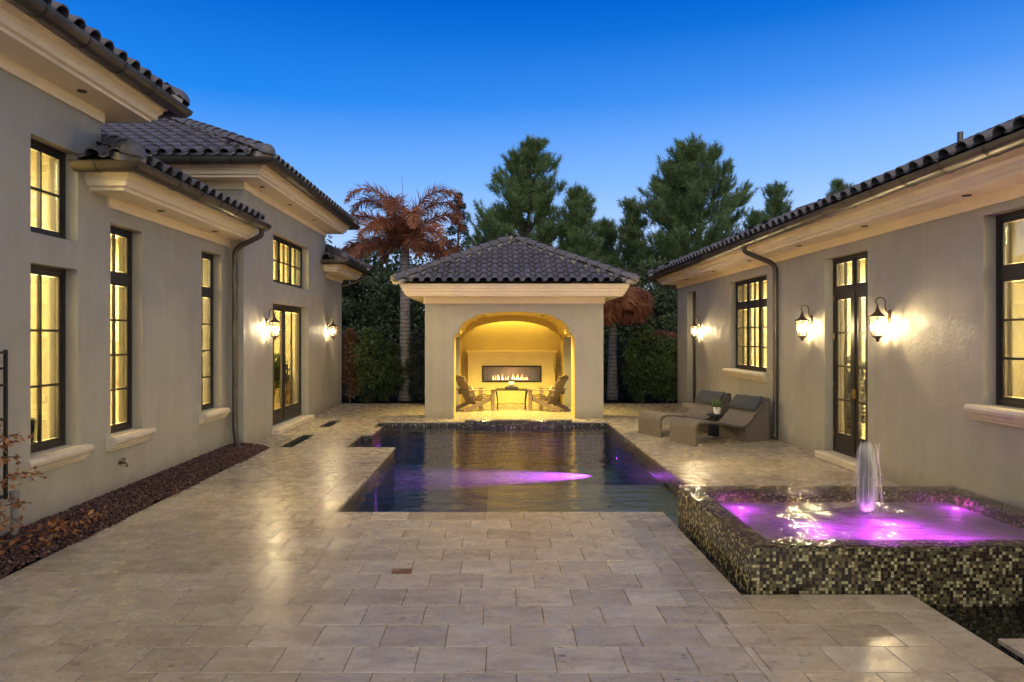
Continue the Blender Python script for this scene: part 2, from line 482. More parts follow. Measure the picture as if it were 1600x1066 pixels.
# glass, water, emitters
def sheer(name, tint, rough, fac_lo, fac_hi, bump=None, ior=1.33):
    t = NT(name)
    t.n.remove(t.b)
    tr = t.add('ShaderNodeBsdfTransparent'); tr.inputs[0].default_value = (*tint, 1)
    gl = t.add('ShaderNodeBsdfGlossy'); gl.inputs['Roughness'].default_value = rough
    trs = tr
    if name == 'lantern_glass':
        tl = t.add('ShaderNodeBsdfTranslucent'); tl.inputs[0].default_value = (.9, .86, .75, 1)
        trs = t.add('ShaderNodeMixShader'); trs.inputs[0].default_value = .02
        t.ln(tr.outputs[0], trs.inputs[1]); t.ln(tl.outputs[0], trs.inputs[2])
    fr = t.add('ShaderNodeFresnel'); fr.inputs[0].default_value = ior
    mx = t.add('ShaderNodeMixShader')
    if bump:
        h = None
        for sc, vec, amp in bump[0]:
            nn = t.math('MULTIPLY', t.noise(sc, 3, .5, t.mapped(vec), .4), amp)
            h = nn if h is None else t.math('ADD', h, nn)
        b = t.add('ShaderNodeBump'); b.inputs['Strength'].default_value = bump[1]; b.inputs['Distance'].default_value = bump[2]
        t.ln(h, b.inputs['Height']); t.ln(b.outputs[0], gl.inputs['Normal']); t.ln(b.outputs[0], fr.inputs['Normal'])
    f = t.add('ShaderNodeMapRange'); f.inputs['From Min'].default_value = 0; f.inputs['From Max'].default_value = 1
    f.inputs['To Min'].default_value = fac_lo; f.inputs['To Max'].default_value = fac_hi
    t.ln(fr.outputs[0], f.inputs[0]); t.ln(f.outputs[0], mx.inputs[0])
    t.ln(trs.outputs[0], mx.inputs[1]); t.ln(gl.outputs[0], mx.inputs[2]); t.ln(mx.outputs[0], t.out.inputs[0])
sheer('glass', (.95, .96, .95), .0, .02, .9, None, 1.5)
sheer('lantern_glass', (.97, .95, .9), .02, .02, .8, ([(60, (1, 1, .3), 1)], .3, .01), 1.45)
sheer('water', (.66, .80, .86), .03, .06, 1.0, ([(2.2, (.7, 1.5, 1), 1.0), (7, (.6, 1.5, 1), .35)], .6, .045))
sheer('fountain_water', (.86, .80, .90), .04, .05, 1.0, ([(3.5, (.8, 1.3, 1), 1.0), (11, (.7, 1.4, 1), .35)], .8, .035))
def emit(name, col, st):
    t = NT(name); t.set(Roughness=.5, Base_Color=(*col, 1), Emission_Color=(*col, 1), Emission_Strength=st)
emit('bulb', (1.0, .82, .50), 420)
emit('can_light', (1.0, .76, .34), 8)
emit('flame', (1.0, .46, .13), 3.2)
emit('flame_core', (1.0, .74, .36), 4)
emit('sconce_glow', (1.0, .80, .45), 5)
emit('led', (.75, .10, 1.0), 6)
t = NT('jet_water'); t.set(Roughness=.35, Base_Color=(.85, .80, .88, 1))
tr = t.add('ShaderNodeBsdfTransparent'); tl = t.add('ShaderNodeBsdfTranslucent'); tl.inputs[0].default_value = (.88, .82, .92, 1)
m1 = t.add('ShaderNodeMixShader'); m1.inputs[0].default_value = .55
t.ln(t.b.outputs[0], m1.inputs[1]); t.ln(tl.outputs[0], m1.inputs[2])
m2 = t.add('ShaderNodeMixShader')
lw = t.add('ShaderNodeLayerWeight'); lw.inputs[0].default_value = .45
sf = t.noise(14, 5, .6, t.mapped((1, 1, .16)))
fa = t.math('MULTIPLY', t.ramp(lw.outputs['Facing'], [(.05, .45), (.75, 0.0)]), t.ramp(sf, [(.3, .35), (.65, 1.0)]))
t.ln(fa, m2.inputs[0]); t.ln(tr.outputs[0], m2.inputs[1]); t.ln(m1.outputs[0], m2.inputs[2]); t.ln(m2.outputs[0], t.out.inputs[0])

t = NT('jet_mist'); t.n.remove(t.b)
vp = t.add('ShaderNodeVolumePrincipled'); vp.inputs['Color'].default_value = (.97, .95, .98, 1); vp.inputs['Anisotropy'].default_value = .1
sp = t.add('ShaderNodeSeparateXYZ'); t.ln(t.pos(), sp.inputs[0])
dx = t.math('SUBTRACT', sp.outputs[0], 3.315); dy = t.math('SUBTRACT', sp.outputs[1], 6.12)
rad = t.math('SQRT', t.math('ADD', t.math('MULTIPLY', dx, dx), t.math('MULTIPLY', dy, dy)))
fall = t.ramp(rad, [(.0, 1.0), (.035, .7), (.075, .16), (.10, 0.0)])
stk = t.ramp(t.noise(26, 4, .6, t.mapped((1, 1, .10))), [(.34, .15), (.66, 1.0)])
hgt = t.ramp(t.math('SUBTRACT', sp.outputs[2], .33), [(0, 1.0), (.45, .9), (.63, .15)])
t.ln(t.math('MULTIPLY', t.math('MULTIPLY', t.math('MULTIPLY', fall, stk), hgt), 64.0), vp.inputs['Density']); t.ln(vp.outputs[0], t.out.inputs['Volume'])
t = NT('strand_water'); t.set(Roughness=.3, Base_Color=(.9, .86, .92, 1))
tr = t.add('ShaderNodeBsdfTransparent'); tl = t.add('ShaderNodeBsdfTranslucent'); tl.inputs[0].default_value = (.95, .88, .97, 1)
m1 = t.add('ShaderNodeMixShader'); m1.inputs[0].default_value = .5; t.ln(t.b.outputs[0], m1.inputs[1]); t.ln(tl.outputs[0], m1.inputs[2])
m2 = t.add('ShaderNodeMixShader'); m2.inputs[0].default_value = .4; t.ln(tr.outputs[0], m2.inputs[1]); t.ln(m1.outputs[0], m2.inputs[2]); t.ln(m2.outputs[0], t.out.inputs[0])

# ------------------------------------------------------------------ ground and patio
g = MB()
for x0, x1, y0, y1 in ((-300, 300, 19.36, 400), (-300, -9.5, -60, 19.36), (9.5, 300, -60, 19.36), (-9.5, 9.5, -60, -6)):
    g.quad((x0, y0, -.06), (x1, y0, -.06), (x1, y1, -.06), (x0, y1, -.06))
tag(g.build('ground', 'soil', fix=False), kind='structure')

XL, XR = -4.6, 5.15                     # faces of the two houses
TW, TD = .406, .3215                    # paver size
Y0 = 7.40
EDGE = [  # rectangles laid with single rows of coping: x0,x1,y0,y1, direction of the row
    (-1.75, 1.5, 7.08, 7.40, 'x'), (-2.05, -1.75, 7.08, 11.72, 'y'), (1.5, 1.8, 4.73, 7.40, 'y'),
    (1.8, 3.05, 4.73, 5.03, 'x'), (2.75, 3.05, -4, 4.73, 'y'), (2.44, 2.74, 7.3, 15.5, 'y'), (-2.62, 2.44, 15.24, 15.5, 'x'),
    (3.15, 3.45, -4, 4.3, 'y'), (3.45, 5.15, 4.0, 4.3, 'x')]
FIELD = [(-3.89, -2.05, 7.08, 11.72), (-3.89, 1.5, -4, 7.08), (1.5, 2.75, -4, 4.73), (-4.5, -3.76, 11.72, 15.5),
         (-3.53, -2.62, 11.76, 13.25), (-3.76, -2.43, 13.25, 14.38), (-3.53, -2.62, 14.38, 15.5),
         (-4.5, 5.3, 15.5, 19.36), (2.74, 5.15, 7.3, 15.5), (3.45, 5.15, -4, 4.0)]
rects = []
for x0, x1, y0, y1 in FIELD:
    r0, r1 = math.floor((y0-Y0)/TD+1e-6), math.ceil((y1-Y0)/TD-1e-6)
    for r in range(r0, r1):
        off = (r % 2)*TW/2 + .11 + .03*math.sin(r*2.1)
        c0, c1 = math.floor((x0-off)/TW), math.ceil((x1-off)/TW)
        for cc in range(c0, c1):
            a, b = max(x0, off+cc*TW), min(x1, off+(cc+1)*TW)
            p, q = max(y0, Y0+r*TD), min(y1, Y0+(r+1)*TD)
            if b-a > .03 and q-p > .03: rects.append((a, b, p, q))
for x0, x1, y0, y1, d in EDGE:
    L = (x1-x0) if d == 'x' else (y1-y0)
    n = max(1, round(L/TW)); st = L/n
    for k in range(n):
        rects.append((x0+k*st, x0+(k+1)*st, y0, y1) if d == 'x' else (x0, x1, y0+k*st, y0+(k+1)*st))
bedm = MB()
for x0, x1, y0, y1 in FIELD + [e[:4] for e in EDGE]:
    bedm.quad((x0, y0, -.012), (x1, y0, -.012), (x1, y1, -.012), (x0, y1, -.012))
patio = tag(bedm.build('patio', 'bed', fix=False), kind='structure')
def seen(r):
    x, y = (r[0]+r[1])/2, (r[2]+r[3])/2
    if y < 3.5: return 0
    px, py = 777+x*1067/y, 526+1.9*1067/y
    if not (-40 < px < 1640 and py < 1100): return 0
    if XL+.7 > x and y < 11.6: return 0
    return (r[1]-r[0])*(r[3]-r[2])/y**3
rects.sort(key=seen, reverse=True)
def paver_geo(w, d, j=.0018, c=.003, th=.032):
    v, f = [], []
    for z, i in ((-th, j), (-c, j), (0, j+c)):
        v += [(-w/2+i, -d/2+i, z), (w/2-i, -d/2+i, z), (w/2-i, d/2-i, z), (-w/2+i, d/2-i, z)]
    for k in range(2):
        for e in range(4): f.append((k*4+e, k*4+(e+1) % 4, k*4+4+(e+1) % 4, k*4+4+e))
    f.append((8, 9, 10, 11))
    return v, f
pav_cache = {}
far = MB(); far_r = []
for k, (a, b, p, q) in enumerate(rects):
    w, d = round(b-a, 3), round(q-p, 3)
    dz = random.uniform(-.0012, .0012)*(1 if k < 298 else .25)
    if k < 298:
        if (w, d) not in pav_cache:
            m = MB(); m.v, m.f = paver_geo(w, d); pav_cache[(w, d)] = m.mesh('paver', 'travertine')
        o = link('paver', pav_cache[(w, d)], patio); o.location = ((a+b)/2, (p+q)/2, dz)
    else:
        v, f = paver_geo(w, d); i = len(far.v); cx, cy = (a+b)/2, (p+q)/2
        far.v += [(x+cx, y+cy, z+dz) for x, y, z in v]; far.f += [tuple(i+e for e in ff) for ff in f]
        far_r += [random.random()]*len(f)
me = far.mesh('pavers', 'travertine_far')
at = me.attributes.new('rnd', 'FLOAT', 'FACE'); at.data.foreach_set('value', far_r)
tag(link('far_pavers', me, patio), kind='stuff')
tag(MB().box(-.85, -.69, 5.46, 5.58, -.02, .0035).box(-.835, -.705, 5.475, 5.565, -.01, .006).build('drain_cover', 'drain'),
    'small brown square drain cover set in the patio pavers', 'drain cover')

# ------------------------------------------------------------------ pool
POOL = [(-1.75, 7.40), (1.8, 7.40), (1.8, 5.03), (3.05, 5.03), (3.05, 2.0), (3.15, 2.0), (3.15, 4.3), (5.13, 4.3), (5.13, 7.3), (2.44, 7.3),
        (2.44, 15.24), (-2.62, 15.24), (-2.62, 14.38), (-2.43, 14.38), (-2.43, 13.25), (-2.62, 13.25), (-2.62, 11.72), (-1.75, 11.72)]
def offs(poly, d):
    out = []
    n = len(poly)
    for k in range(n):
        p = Vector(poly[k]); a = (p-Vector(poly[k-1])).normalized(); b = (Vector(poly[(k+1) % n])-p).normalized()
        na, nb = Vector((a.y, -a.x)), Vector((b.y, -b.x))
        mv = (na+nb)/(1+na.dot(nb)); out.append((p.x+mv.x*d, p.y+mv.y*d))
    return out
outer = offs(POOL, .018); band = offs(POOL, .012); n = len(POOL)
pb = MB(); wb = MB()
for k in range(n):
    (ax, ay), (bx, by) = outer[k], outer[(k+1) % n]
    pb.quad((ax, ay, -.95), (bx, by, -.95), (bx, by, -.033), (ax, ay, -.033))
    (ax, ay), (bx, by) = band[k], band[(k+1) % n]
    wb.quad((ax, ay, -.30), (bx, by, -.30), (bx, by, -.034), (ax, ay, -.034))
i = len(pb.v); pb.v += [(x, y, -.95) for x, y in outer]; pb.f.append(tuple(range(i, i+n)))
pool = tag(pb.build('pool_basin', 'pool_tile', fix=False), kind='structure')
wb.build('waterline_band', 'mosaic_dark', pool, fix=False)
simple('basin_plaster', (.30, .25, .33), .6, 0, .15, 5)
simple('plaster', (.52, .42, .25), .6, 0, .12, 5)
MB().box(-.13, 2.45, 7.39, 10.1, -.94, -.30).build('sun_shelf', 'plaster', pool)
wm = MB(); wm.v = [(x, y, -.115) for x, y in offs(POOL, .011)]; wm.f = [tuple(range(n))]
tag(wm.build('pool_water', 'water', fix=False), kind='structure')
# raised spill ledge in front of the pavilion
MB().box(-.72, 1.66, 15.10, 15.33, -.35, .035).build('spill_ledge', 'mosaic_dark', pool, bevel=.01)
MB().box(-.74, 1.68, 15.20, 15.36, .036, .056).build('ledge_cap', 'travertine', pool, bevel=.006)
# two narrow rills
for y0, y1 in ((11.76, 13.25), (14.38, 15.5)):
    m = MB()
    x0, x1 = -3.76, -3.53
    m.quad((x0, y0, -.25), (x1, y0, -.25), (x1, y1, -.25), (x0, y1, -.25))
    m.quad((x0, y0, -.25), (x0, y1, -.25), (x0, y1, -.012), (x0, y0, -.012)); m.quad((x1, y0, -.25), (x1, y0, -.012), (x1, y1, -.012), (x1, y1, -.25))
    m.quad((x0, y0, -.25), (x0, y0, -.012), (x1, y0, -.012), (x1, y0, -.25)); m.quad((x0, y1, -.25), (x1, y1, -.25), (x1, y1, -.012), (x0, y1, -.012))
    ro = tag(m.build('rill', 'mosaic_dark', fix=False), kind='structure')
    MB().quad((x0, y0, -.08), (x1, y0, -.08), (x1, y1, -.08), (x0, y1, -.08)).build('water', 'water', ro, fix=False)
# underwater lamps; the deeper one is added to cast the violet streak
for x, y, z, r, e, aim, cone, lab in ((2.449, 10.5, -.5, .016, 3600, (-1.75, 9.3, -.72), 21, 'small violet underwater lamp in the pool wall nearer the mosaic fountain'),
                                 (2.449, 14.0, -.60, .02, 9000, (1.0, 13.9, -.95), 40, 'round violet lamp added deep in the pool wall for its streak, on the lounger side')):
    root = empty('pool_lamp', (x, y, z), 0, lab, 'lamp', 'underwater pool lamps')
    m = MB().lathe([(.001, r*.4), (r*.8, r*.4), (r, r*.15), (r, 0)], n=14)
    m.v = [(-q[2], q[0], q[1]) for q in m.v]; m.build('lens', 'led', root, smooth=True)
    dv = Vector(aim)-Vector((x-.05, y, z))
    lamp('pool_glow', 'SPOT', (-.05, 0, 0), e, (1.0, .05, .42), root, rot=dv.to_track_quat('-Z', 'Y').to_euler(), spot_size=R(cone*1.12), spot_blend=1.0, shadow_soft_size=.03)

# ------------------------------------------------------------------ raised mosaic fountain
FX0, FX1, FY0, FY1, FZ = 1.90, 4.80, 5.10, 7.17, .327
ftn = empty('fountain', ((FX0+FX1)/2, (FY0+FY1)/2, 0), 0, 'raised square fountain clad in glass mosaic with violet lit water and a jet', 'fountain')
def into(o, root):
    o.parent = root; o.matrix_parent_inverse = Matrix.Translation(root.location).inverted()
    return o
m = MB().panel(FX0, FX1, FY0, FY1, -1.0, FZ, [(FX0+.19, FX1-.19, FY0+.19, FY1-.19)], lambda u, v, d: (u, v, d))
into(m.build('basin_wall', 'mosaic', bevel=.006), ftn)
into(MB().box(FX0+.188, FX1-.188, FY0+.188, FY1-.188, -.30, .205).build('basin_floor', 'basin_plaster'), ftn)
nx, ny = 60, 44
V = []; F = []
for j in range(ny+1):
    for i2 in range(nx+1):
        x = FX0-.004+(FX1-FX0+.008)*i2/nx; y = FY0-.004+(FY1-FY0+.008)*j/ny
        d = math.hypot(x-3.32, y-6.12)
        z = FZ+.012+.010*math.exp(-d*1.3)*math.sin(d*22)+.0022*math.sin(x*9+y*4)
        V.append((x, y, z))
for j in range(ny):
    for i2 in range(nx):
        a = j*(nx+1)+i2; F.append((a, a+1, a+nx+2, a+nx+1))
m = MB(); m.v = V; m.f = F
into(m.build('water_sheet', 'fountain_water', smooth=True, fix=False), ftn)
# jet: a tapering lobed plume with loose streaks and drops
def plume(h, r0, seed, lob):
    rr = random.Random(seed); m = MB(); nr, ns = 26, 20
    for k in range(nr+1):
        t2 = k/nr
        r = r0*(.82+.30*t2-.12*t2*t2)*math.sqrt(max(0.0, 1-t2**5.0))+.002
        for j in range(ns):
            th = 2*PI*j/ns
            q = 1+lob*math.sin(th*5+seed)+lob*.8*math.sin(th*9+t2*4+seed*2)+.10*math.sin(th*3+t2*9)
            m.v.append((r*q*math.cos(th)+.01*math.sin(t2*7+seed), r*q*math.sin(th), h*t2))
    for k in range(nr):
        for j in range(ns):
            a = k*ns+j; b = k*ns+(j+1) % ns; m.f.append((a, b, b+ns, a+ns))
    return m
JX, JY = 3.315, 6.12
m = plume(.63, .095, 5, .04); m.v = [(x+JX, y+JY, z+FZ+.008) for x, y, z in m.v]
N_ = len(m.v); m.f.append(tuple(range(20))[::-1]); m.f.append(tuple(range(N_-20, N_)))
into(m.build('water_jet', 'jet_mist', smooth=True, fix=True), ftn)
m = MB(); rr = random.Random(8)
for k in range(46):
    th = rr.random()*2*PI; h = .62*(1-.55*rr.random()**2.2); r1 = abs(rr.gauss(0, .045))+.012; up_ = rr.random() < .45
    pts = []
    for e in range(7):
        f = e/6
        if up_: d_, z_ = r1*(.35+.65*f), h*f
        else: d_, z_ = r1*(1.0+.9*f), h*(1-f**2)
        pts.append((JX+d_*math.cos(th)+rr.gauss(0, .0025), JY+d_*math.sin(th)+rr.gauss(0, .0025), FZ+.012+z_))
    w = rr.uniform(.0012, .003)
    m.tube(pts, [w*.7, w, w, w, w, w*.8, w*.4], 4, cap=False)
tag(into(m.build('jet_strands', 'strand_water', smooth=True, fix=False), ftn), kind='stuff')
m = MB(); rr = random.Random(3)
for k in range(150):
    th = rr.random()*2*PI; d = abs(rr.gauss(.10, .06)); z = rr.uniform(.0, .5)*(1-d*1.5); s = rr.uniform(.002, .005)
    c = (JX+d*math.cos(th), JY+d*math.sin(th), FZ+.02+max(0, z))
    m.lathe([(.0005, -s*1.8), (s, -s*.3), (s*.8, s), (.0005, s*2)], c, 5)
tag(into(m.build('droplets', 'jet_water', smooth=True), ftn), kind='stuff')
for x, y, e in ((3.78, 5.52, 15), (3.30, 5.74, 9), (3.55, 6.12, 8), (2.85, 6.05, 3), (2.40, 6.72, 2.2), (4.50, 6.70, 1.6)):
    into(MB().lathe([(.030, 0), (.030, .01), (.022, .016), (.001, .018)], (x, y, .206), 14).build('light_lens', 'led', smooth=True), ftn)
    into(lamp('fountain_glow', 'SPOT', (x, y, .318), e*2.1, (.82, .07, 1.0), spot_size=R(176), spot_blend=.25, shadow_soft_size=.006), ftn)
into(lamp('jet_glow', 'SPOT', (JX, JY, .285), 40, (.75, .20, 1.0), spot_size=R(44), spot_blend=.7, shadow_soft_size=.04, rot=(PI, 0, 0)), ftn)

# ------------------------------------------------------------------ roofs
def tile_mesh(mat='roof_tile', W=.25, L=.37):
    pr = [(-.140, .012), (-.085, -.006), (-.034, .010)]
    for k in range(6):
        th = PI*(1-k/5); pr.append((.050+.084*math.cos(th), .012+.078*math.sin(th)))
    m = MB(); n = len(pr); th = .016
    for y, lift in ((0, .034), (L, 0)):
        for dz in (0, -th):
            for x, z in pr: m.v.append((x*(1 if y == 0 else .97), y, z+lift+dz))
    for k in range(n-1):
        m.f.append((k, k+1, 2*n+k+1, 2*n+k)); m.f.append((n+k, 3*n+k, 3*n+k+1, n+k+1)); m.f.append((k, n+k, n+k+1, k+1))
    me = m.mesh('tile', mat, smooth=True)
    me.set_sharp_from_angle(angle=R(50))
    return me
TILE = tile_mesh()
TV = np.array([v.co for v in TILE.vertices]); TF = [tuple(p.vertices) for p in TILE.polygons]
def cap_mesh():
    m = MB(); n = 7
    for y, r in ((0, .125), (.42, .105)):
        for t0 in (0, .018):
            for k in range(n):
                th = PI*k/(n-1); m.v.append(((r-t0)*math.cos(th), y, (r-t0)*math.sin(th)*.95+(.03 if y == 0 else .012)))
    for k in range(n-1):
        m.f.append((k, k+1, 2*n+k+1, 2*n+k)[::-1]); m.f.append((k, n+k, n+k+1, k+1)[::-1]); m.f.append((n+k, 3*n+k, 3*n+k+1, n+k+1)[::-1])
    me = m.mesh('hip_cap', 'roof_tile', smooth=True); me.set_sharp_from_angle(angle=R(50)); return me
CAP = cap_mesh()
def start_mesh():
    m = MB(); rings = 5; n = 9
    for j in range(rings+1):
        f = PI/2*j/rings
        for k in range(n):
            th = PI*k/(n-1); r = .135*math.cos(f)
            q = 1+.06*math.sin(k*PI)
            m.v.append((r*math.cos(th)*q, -.15*math.sin(f), r*math.sin(th)*q+.02))
    for j in range(rings):
        for k in range(n-1):
            a = j*n+k; m.f.append((a, a+1, a+n+1, a+n))
    return m.mesh('hip_starter', 'roof_tile', smooth=True)
START = start_mesh()
EX, EXP = .25, .315
far_tiles = {}
def frame(a, s, n, p):
    return Matrix(((a.x, s.x, n.x, p.x), (a.y, s.y, n.y, p.y), (a.z, s.z, n.z, p.z), (0, 0, 0, 1)))
def slope(roof, E, a, b, pitch, L, run, hip0, hip1, rows_obj, seen_cols=None, mort=True):
    """E: eave start, a: along eave, b: up-slope horizontal. tiles in the first rows_obj rows are single parts, the rest joined"""
    E, a, b = Vector(E), Vector((*a, 0)), Vector((*b, 0))
    c = 1/math.sqrt(1+pitch*pitch); s = Vector((b.x*c, b.y*c, pitch*c)); nrm = a.cross(s)
    rows = int(run/c/EXP)+1; cols = int(L/EX)
    st = (L-cols*EX)/2
    V, F, A = [], [], []
    for j in range(rows):
        d = j*EXP*c                       # horizontal distance of this course's lower edge
        for i in range(cols):
            al = st+(i+.5)*EX
            if hip0 and al < d+.06: continue
            if hip1 and al > L-d-.06: continue
            if d > run-.1: continue
            p = E + a*al + s*(j*EXP) + nrm*.012
            if j < rows_obj and (seen_cols is None or seen_cols(p)):
                o = link('tile', TILE, roof)
                jit = Matrix.Rotation(random.uniform(-.02, .02), 4, 'Z') @ Matrix.Translation((0, random.uniform(-.006, .006), random.uniform(-.002, .003)))
                o.matrix_local = frame(a, s, nrm, p) @ jit
            else:
                mt = np.array(frame(a, s, nrm, p))
                i0 = len(V)*0 + sum(len(x) for x in V)
                V.append(TV @ mt[:3, :3].T + mt[:3, 3]); F += [tuple(i0+q for q in f) for f in TF]; A += [random.random()]*len(TF)
    if V:
        VV = np.concatenate(V); m = MB(); m.v = [tuple(x) for x in VV]; m.f = F
        me = m.mesh('tiles', 'roof_tile_far', smooth=True)
        at = me.attributes.new('rnd', 'FLOAT', 'FACE'); at.data.foreach_set('value', A)
        tag(link('far_tiles', me, roof), kind='stuff')
    # deck under the tiles
    r = run
    q0 = E; q1 = E+a*L
    q2 = E+a*(L-(r if hip1 else 0))+b*r+Vector((0, 0, r*pitch)); q3 = E+a*(r if hip0 else 0)+b*r+Vector((0, 0, r*pitch))
    return [(q0, q1, q2, q3)]
def hip(roof, p0, d, pitch, length):
    """caps along a hip starting at corner p0, horizontal direction d (diagonal, each component +-1), run length"""
    p0 = Vector(p0); dv = Vector((d[0], d[1], pitch)); u = dv.normalized()
    side = u.cross(Vector((0, 0, 1))).normalized(); up = side.cross(u)
    total = length*dv.length
    o = link('hip_starter', START, roof); o.matrix_local = frame(side, u, up, p0+up*.035+u*.05)
    k = 0; t = .0
    while t < total-.2:
        o = link('hip_cap', CAP, roof); o.matrix_local = frame(side, u, up, p0+u*(t+.03)+up*(.045+random.uniform(-.004, .004)))
        t += .34
    m = MB(); m.bar(p0+u*.02-up*.004, p0+u*total-up*.004, .27, .085, up=tuple(up))
    m.build('hip_mortar', 'mortar', roof)
def decks(roof, quads):
    m = MB()
    for q in quads:
        m.quad(*[tuple(x) for x in q])
    m.build('deck', 'dark_box', roof, fix=False)

def eave(parent, path, zf, gutter=True, closed=False):
    prof = [(-.02, 0), (.03, 0), (.03, .12), (.385, .12), (.385, .155), (.43, .165), (.445, .22), (.475, .25), (.49, .30), (.52, .305), (.52, .345), (-.02, .345)]
    MB().sweep(path, [(o, z+zf) for o, z in prof], closed).build('eave_moulding', 'trim', parent)
    if gutter:
        co, cz, r, n = .632, zf+.372, .104, 9
        arc = [(co+r*math.cos(PI+PI*k/n), cz+r*math.sin(PI+PI*k/n)) for k in range(n+1)]
        inn = [(co+(r-.007)*math.cos(PI+PI*k/n), cz+(r-.007)*math.sin(PI+PI*k/n)) for k in range(n, -1, -1)]
        g = MB().sweep(path, arc+inn, closed).build('gutter', 'gutter_metal', parent, sharp=40)
        # straps and a rolled front bead
        for k in range(len(path)-1):
            p, q = Vector(path[k]), Vector(path[k+1]); d = (q-p); L = d.length; d.normalize(); nn = Vector((d.y, -d.x))
            t = .25
            while t < L+.35:
                pos = p+d*t
                if -3 < pos.y < 21 and abs(pos.x) < 6.2:
                    m = MB()
                    ro = [(co+(r+.005)*math.cos(PI+PI*e/n), cz+(r+.005)*math.sin(PI+PI*e/n)) for e in range(n+1)]
                    ri = [(co+(r-.001)*math.cos(PI+PI*e/n), cz+(r-.001)*math.sin(PI+PI*e/n)) for e in range(n, -1, -1)]
                    c0 = [(pos.x+nn.x*o, pos.y+nn.y*o, z) for o, z in ro+ri]
                    c1 = [(x+d.x*.028, y+d.y*.028, z) for x, y, z in c0]
                    m.v = c0+c1; N = len(c0)
                    m.f = [(e, (e+1) % N, N+(e+1) % N, N+e) for e in range(N)]+[(e, e+1, N-2-e, N-1-e) for e in range(n)]
                    m.build('gutter_strap', 'bronze', g)
                t += .62
    return

# ------------------------------------------------------------------ windows
def window(parent, xw, n, y0, y1, z0, z1, sashes, transom=None, recess=.13, door=False, name='window', trow=1, handle=False):
    """opening in a wall facing n*X. sashes: list of (fraction, cols, rows); transom: z of the bar above which one-row lights sit"""
    xo = xw-n*recess; fw, ft = .05, .07
    def bx(m, ya, yb, za, zb, d0=0.0, d1=ft):
        a, b = xo-n*d0, xo-n*d1
        m.box(min(a, b), max(a, b), ya, yb, za, zb)
    fr = MB()
    bx(fr, y0, y0+fw, z0, z1); bx(fr, y1-fw, y1, z0, z1); bx(fr, y0+fw, y1-fw, z1-fw, z1); bx(fr, y0+fw, y1-fw, z0, z0+fw)
    zt = transom if transom else None
    top = z1-fw
    if zt: bx(fr, y0+fw, y1-fw, zt-.045, zt+.045, .002, ft-.002)
    W = y1-y0-2*fw; y = y0+fw
    cells = []
    for si, (fr_, cols, rows) in enumerate(sashes):
        ya, yb = y, y+W*fr_; y = yb
        if si < len(sashes)-1: bx(fr, yb-.025, yb+.025, z0+fw, top, -.004, ft+.004)
        lo, hi = z0+fw, (zt-.045 if zt else top)
        for za, zb, rw, kick in ((lo, hi, rows, door),) + (((zt+.045, top, trow, False),) if zt else ()):
            cells.append((ya+(.025 if si else 0), yb-(.025 if si < len(sashes)-1 else 0), za, zb, cols, rw, kick))
    w = fr.build(name, 'bronze', parent)
    for ya, yb, za, zb, cols, rows, kick in cells:
        m = MB(); sw = .085 if kick else .042
        zk = za+(.26 if kick else sw)
        e = .012
        bx(m, ya, ya+sw, za, zb, e, e+.045); bx(m, yb-sw, yb, za, zb, e, e+.045)
        bx(m, ya+sw, yb-sw, zb-sw, zb, e, e+.045); bx(m, ya+sw, yb-sw, za, zk, e, e+.045)
        m.build('sash', 'bronze', w)
        iy0, iy1, iz0, iz1 = ya+sw, yb-sw, zk, zb-sw
        cw, ch = (iy1-iy0)/cols, (iz1-iz0)/rows
        m = MB()
        for k in range(1, cols): bx(m, iy0+k*cw-.012, iy0+k*cw+.012, iz0, iz1, e+.006, e+.038)
        for k in range(1, rows): bx(m, iy0, iy1, iz0+k*ch-.012, iz0+k*ch+.012, e+.009, e+.035)
        if m.v: m.build('glazing_bars', 'bronze', w)
        for i in range(cols):
            for j in range(rows):
                m = MB(); bx(m, iy0+i*cw+.008, iy0+(i+1)*cw-.008, iz0+j*ch+.008, iz0+(j+1)*ch-.008, e+.020, e+.026)
                m.build('pane', 'glass', w)
    return w
def sill(parent, xw, n, y0, y1, z):
    # bullnose over a stepped moulding
    prof = [(-.02, 0), (.09, 0), (.118, -.012), (.13, -.04), (.122, -.075), (.10, -.09), (.10, -.105), (.075, -.11), (.075, -.13), (.045, -.14), (.045, -.165), (-.02, -.165)]
    path = [(xw, y0), (xw, y1)] if n > 0 else [(xw, y1), (xw, y0)]
    MB().sweep(path, [(o, zz+z) for o, zz in prof]).build('window_sill', 'cast_stone', parent, bevel=.006)
def threshold(parent, xw, n, y0, y1):
    a, b = xw+n*.14, xw-n*.17
    MB().box(min(a, b), max(a, b), y0-.06, y1+.06, .0, .105).build('door_sill', 'cast_stone', parent, bevel=.015)
def wallx(m, xw, n, y0, y1, z0, z1, holes, th=.3):
    m.panel(y0, y1, z0, z1, xw, xw-n*th, holes, lambda u, v, d: (d, u, v))
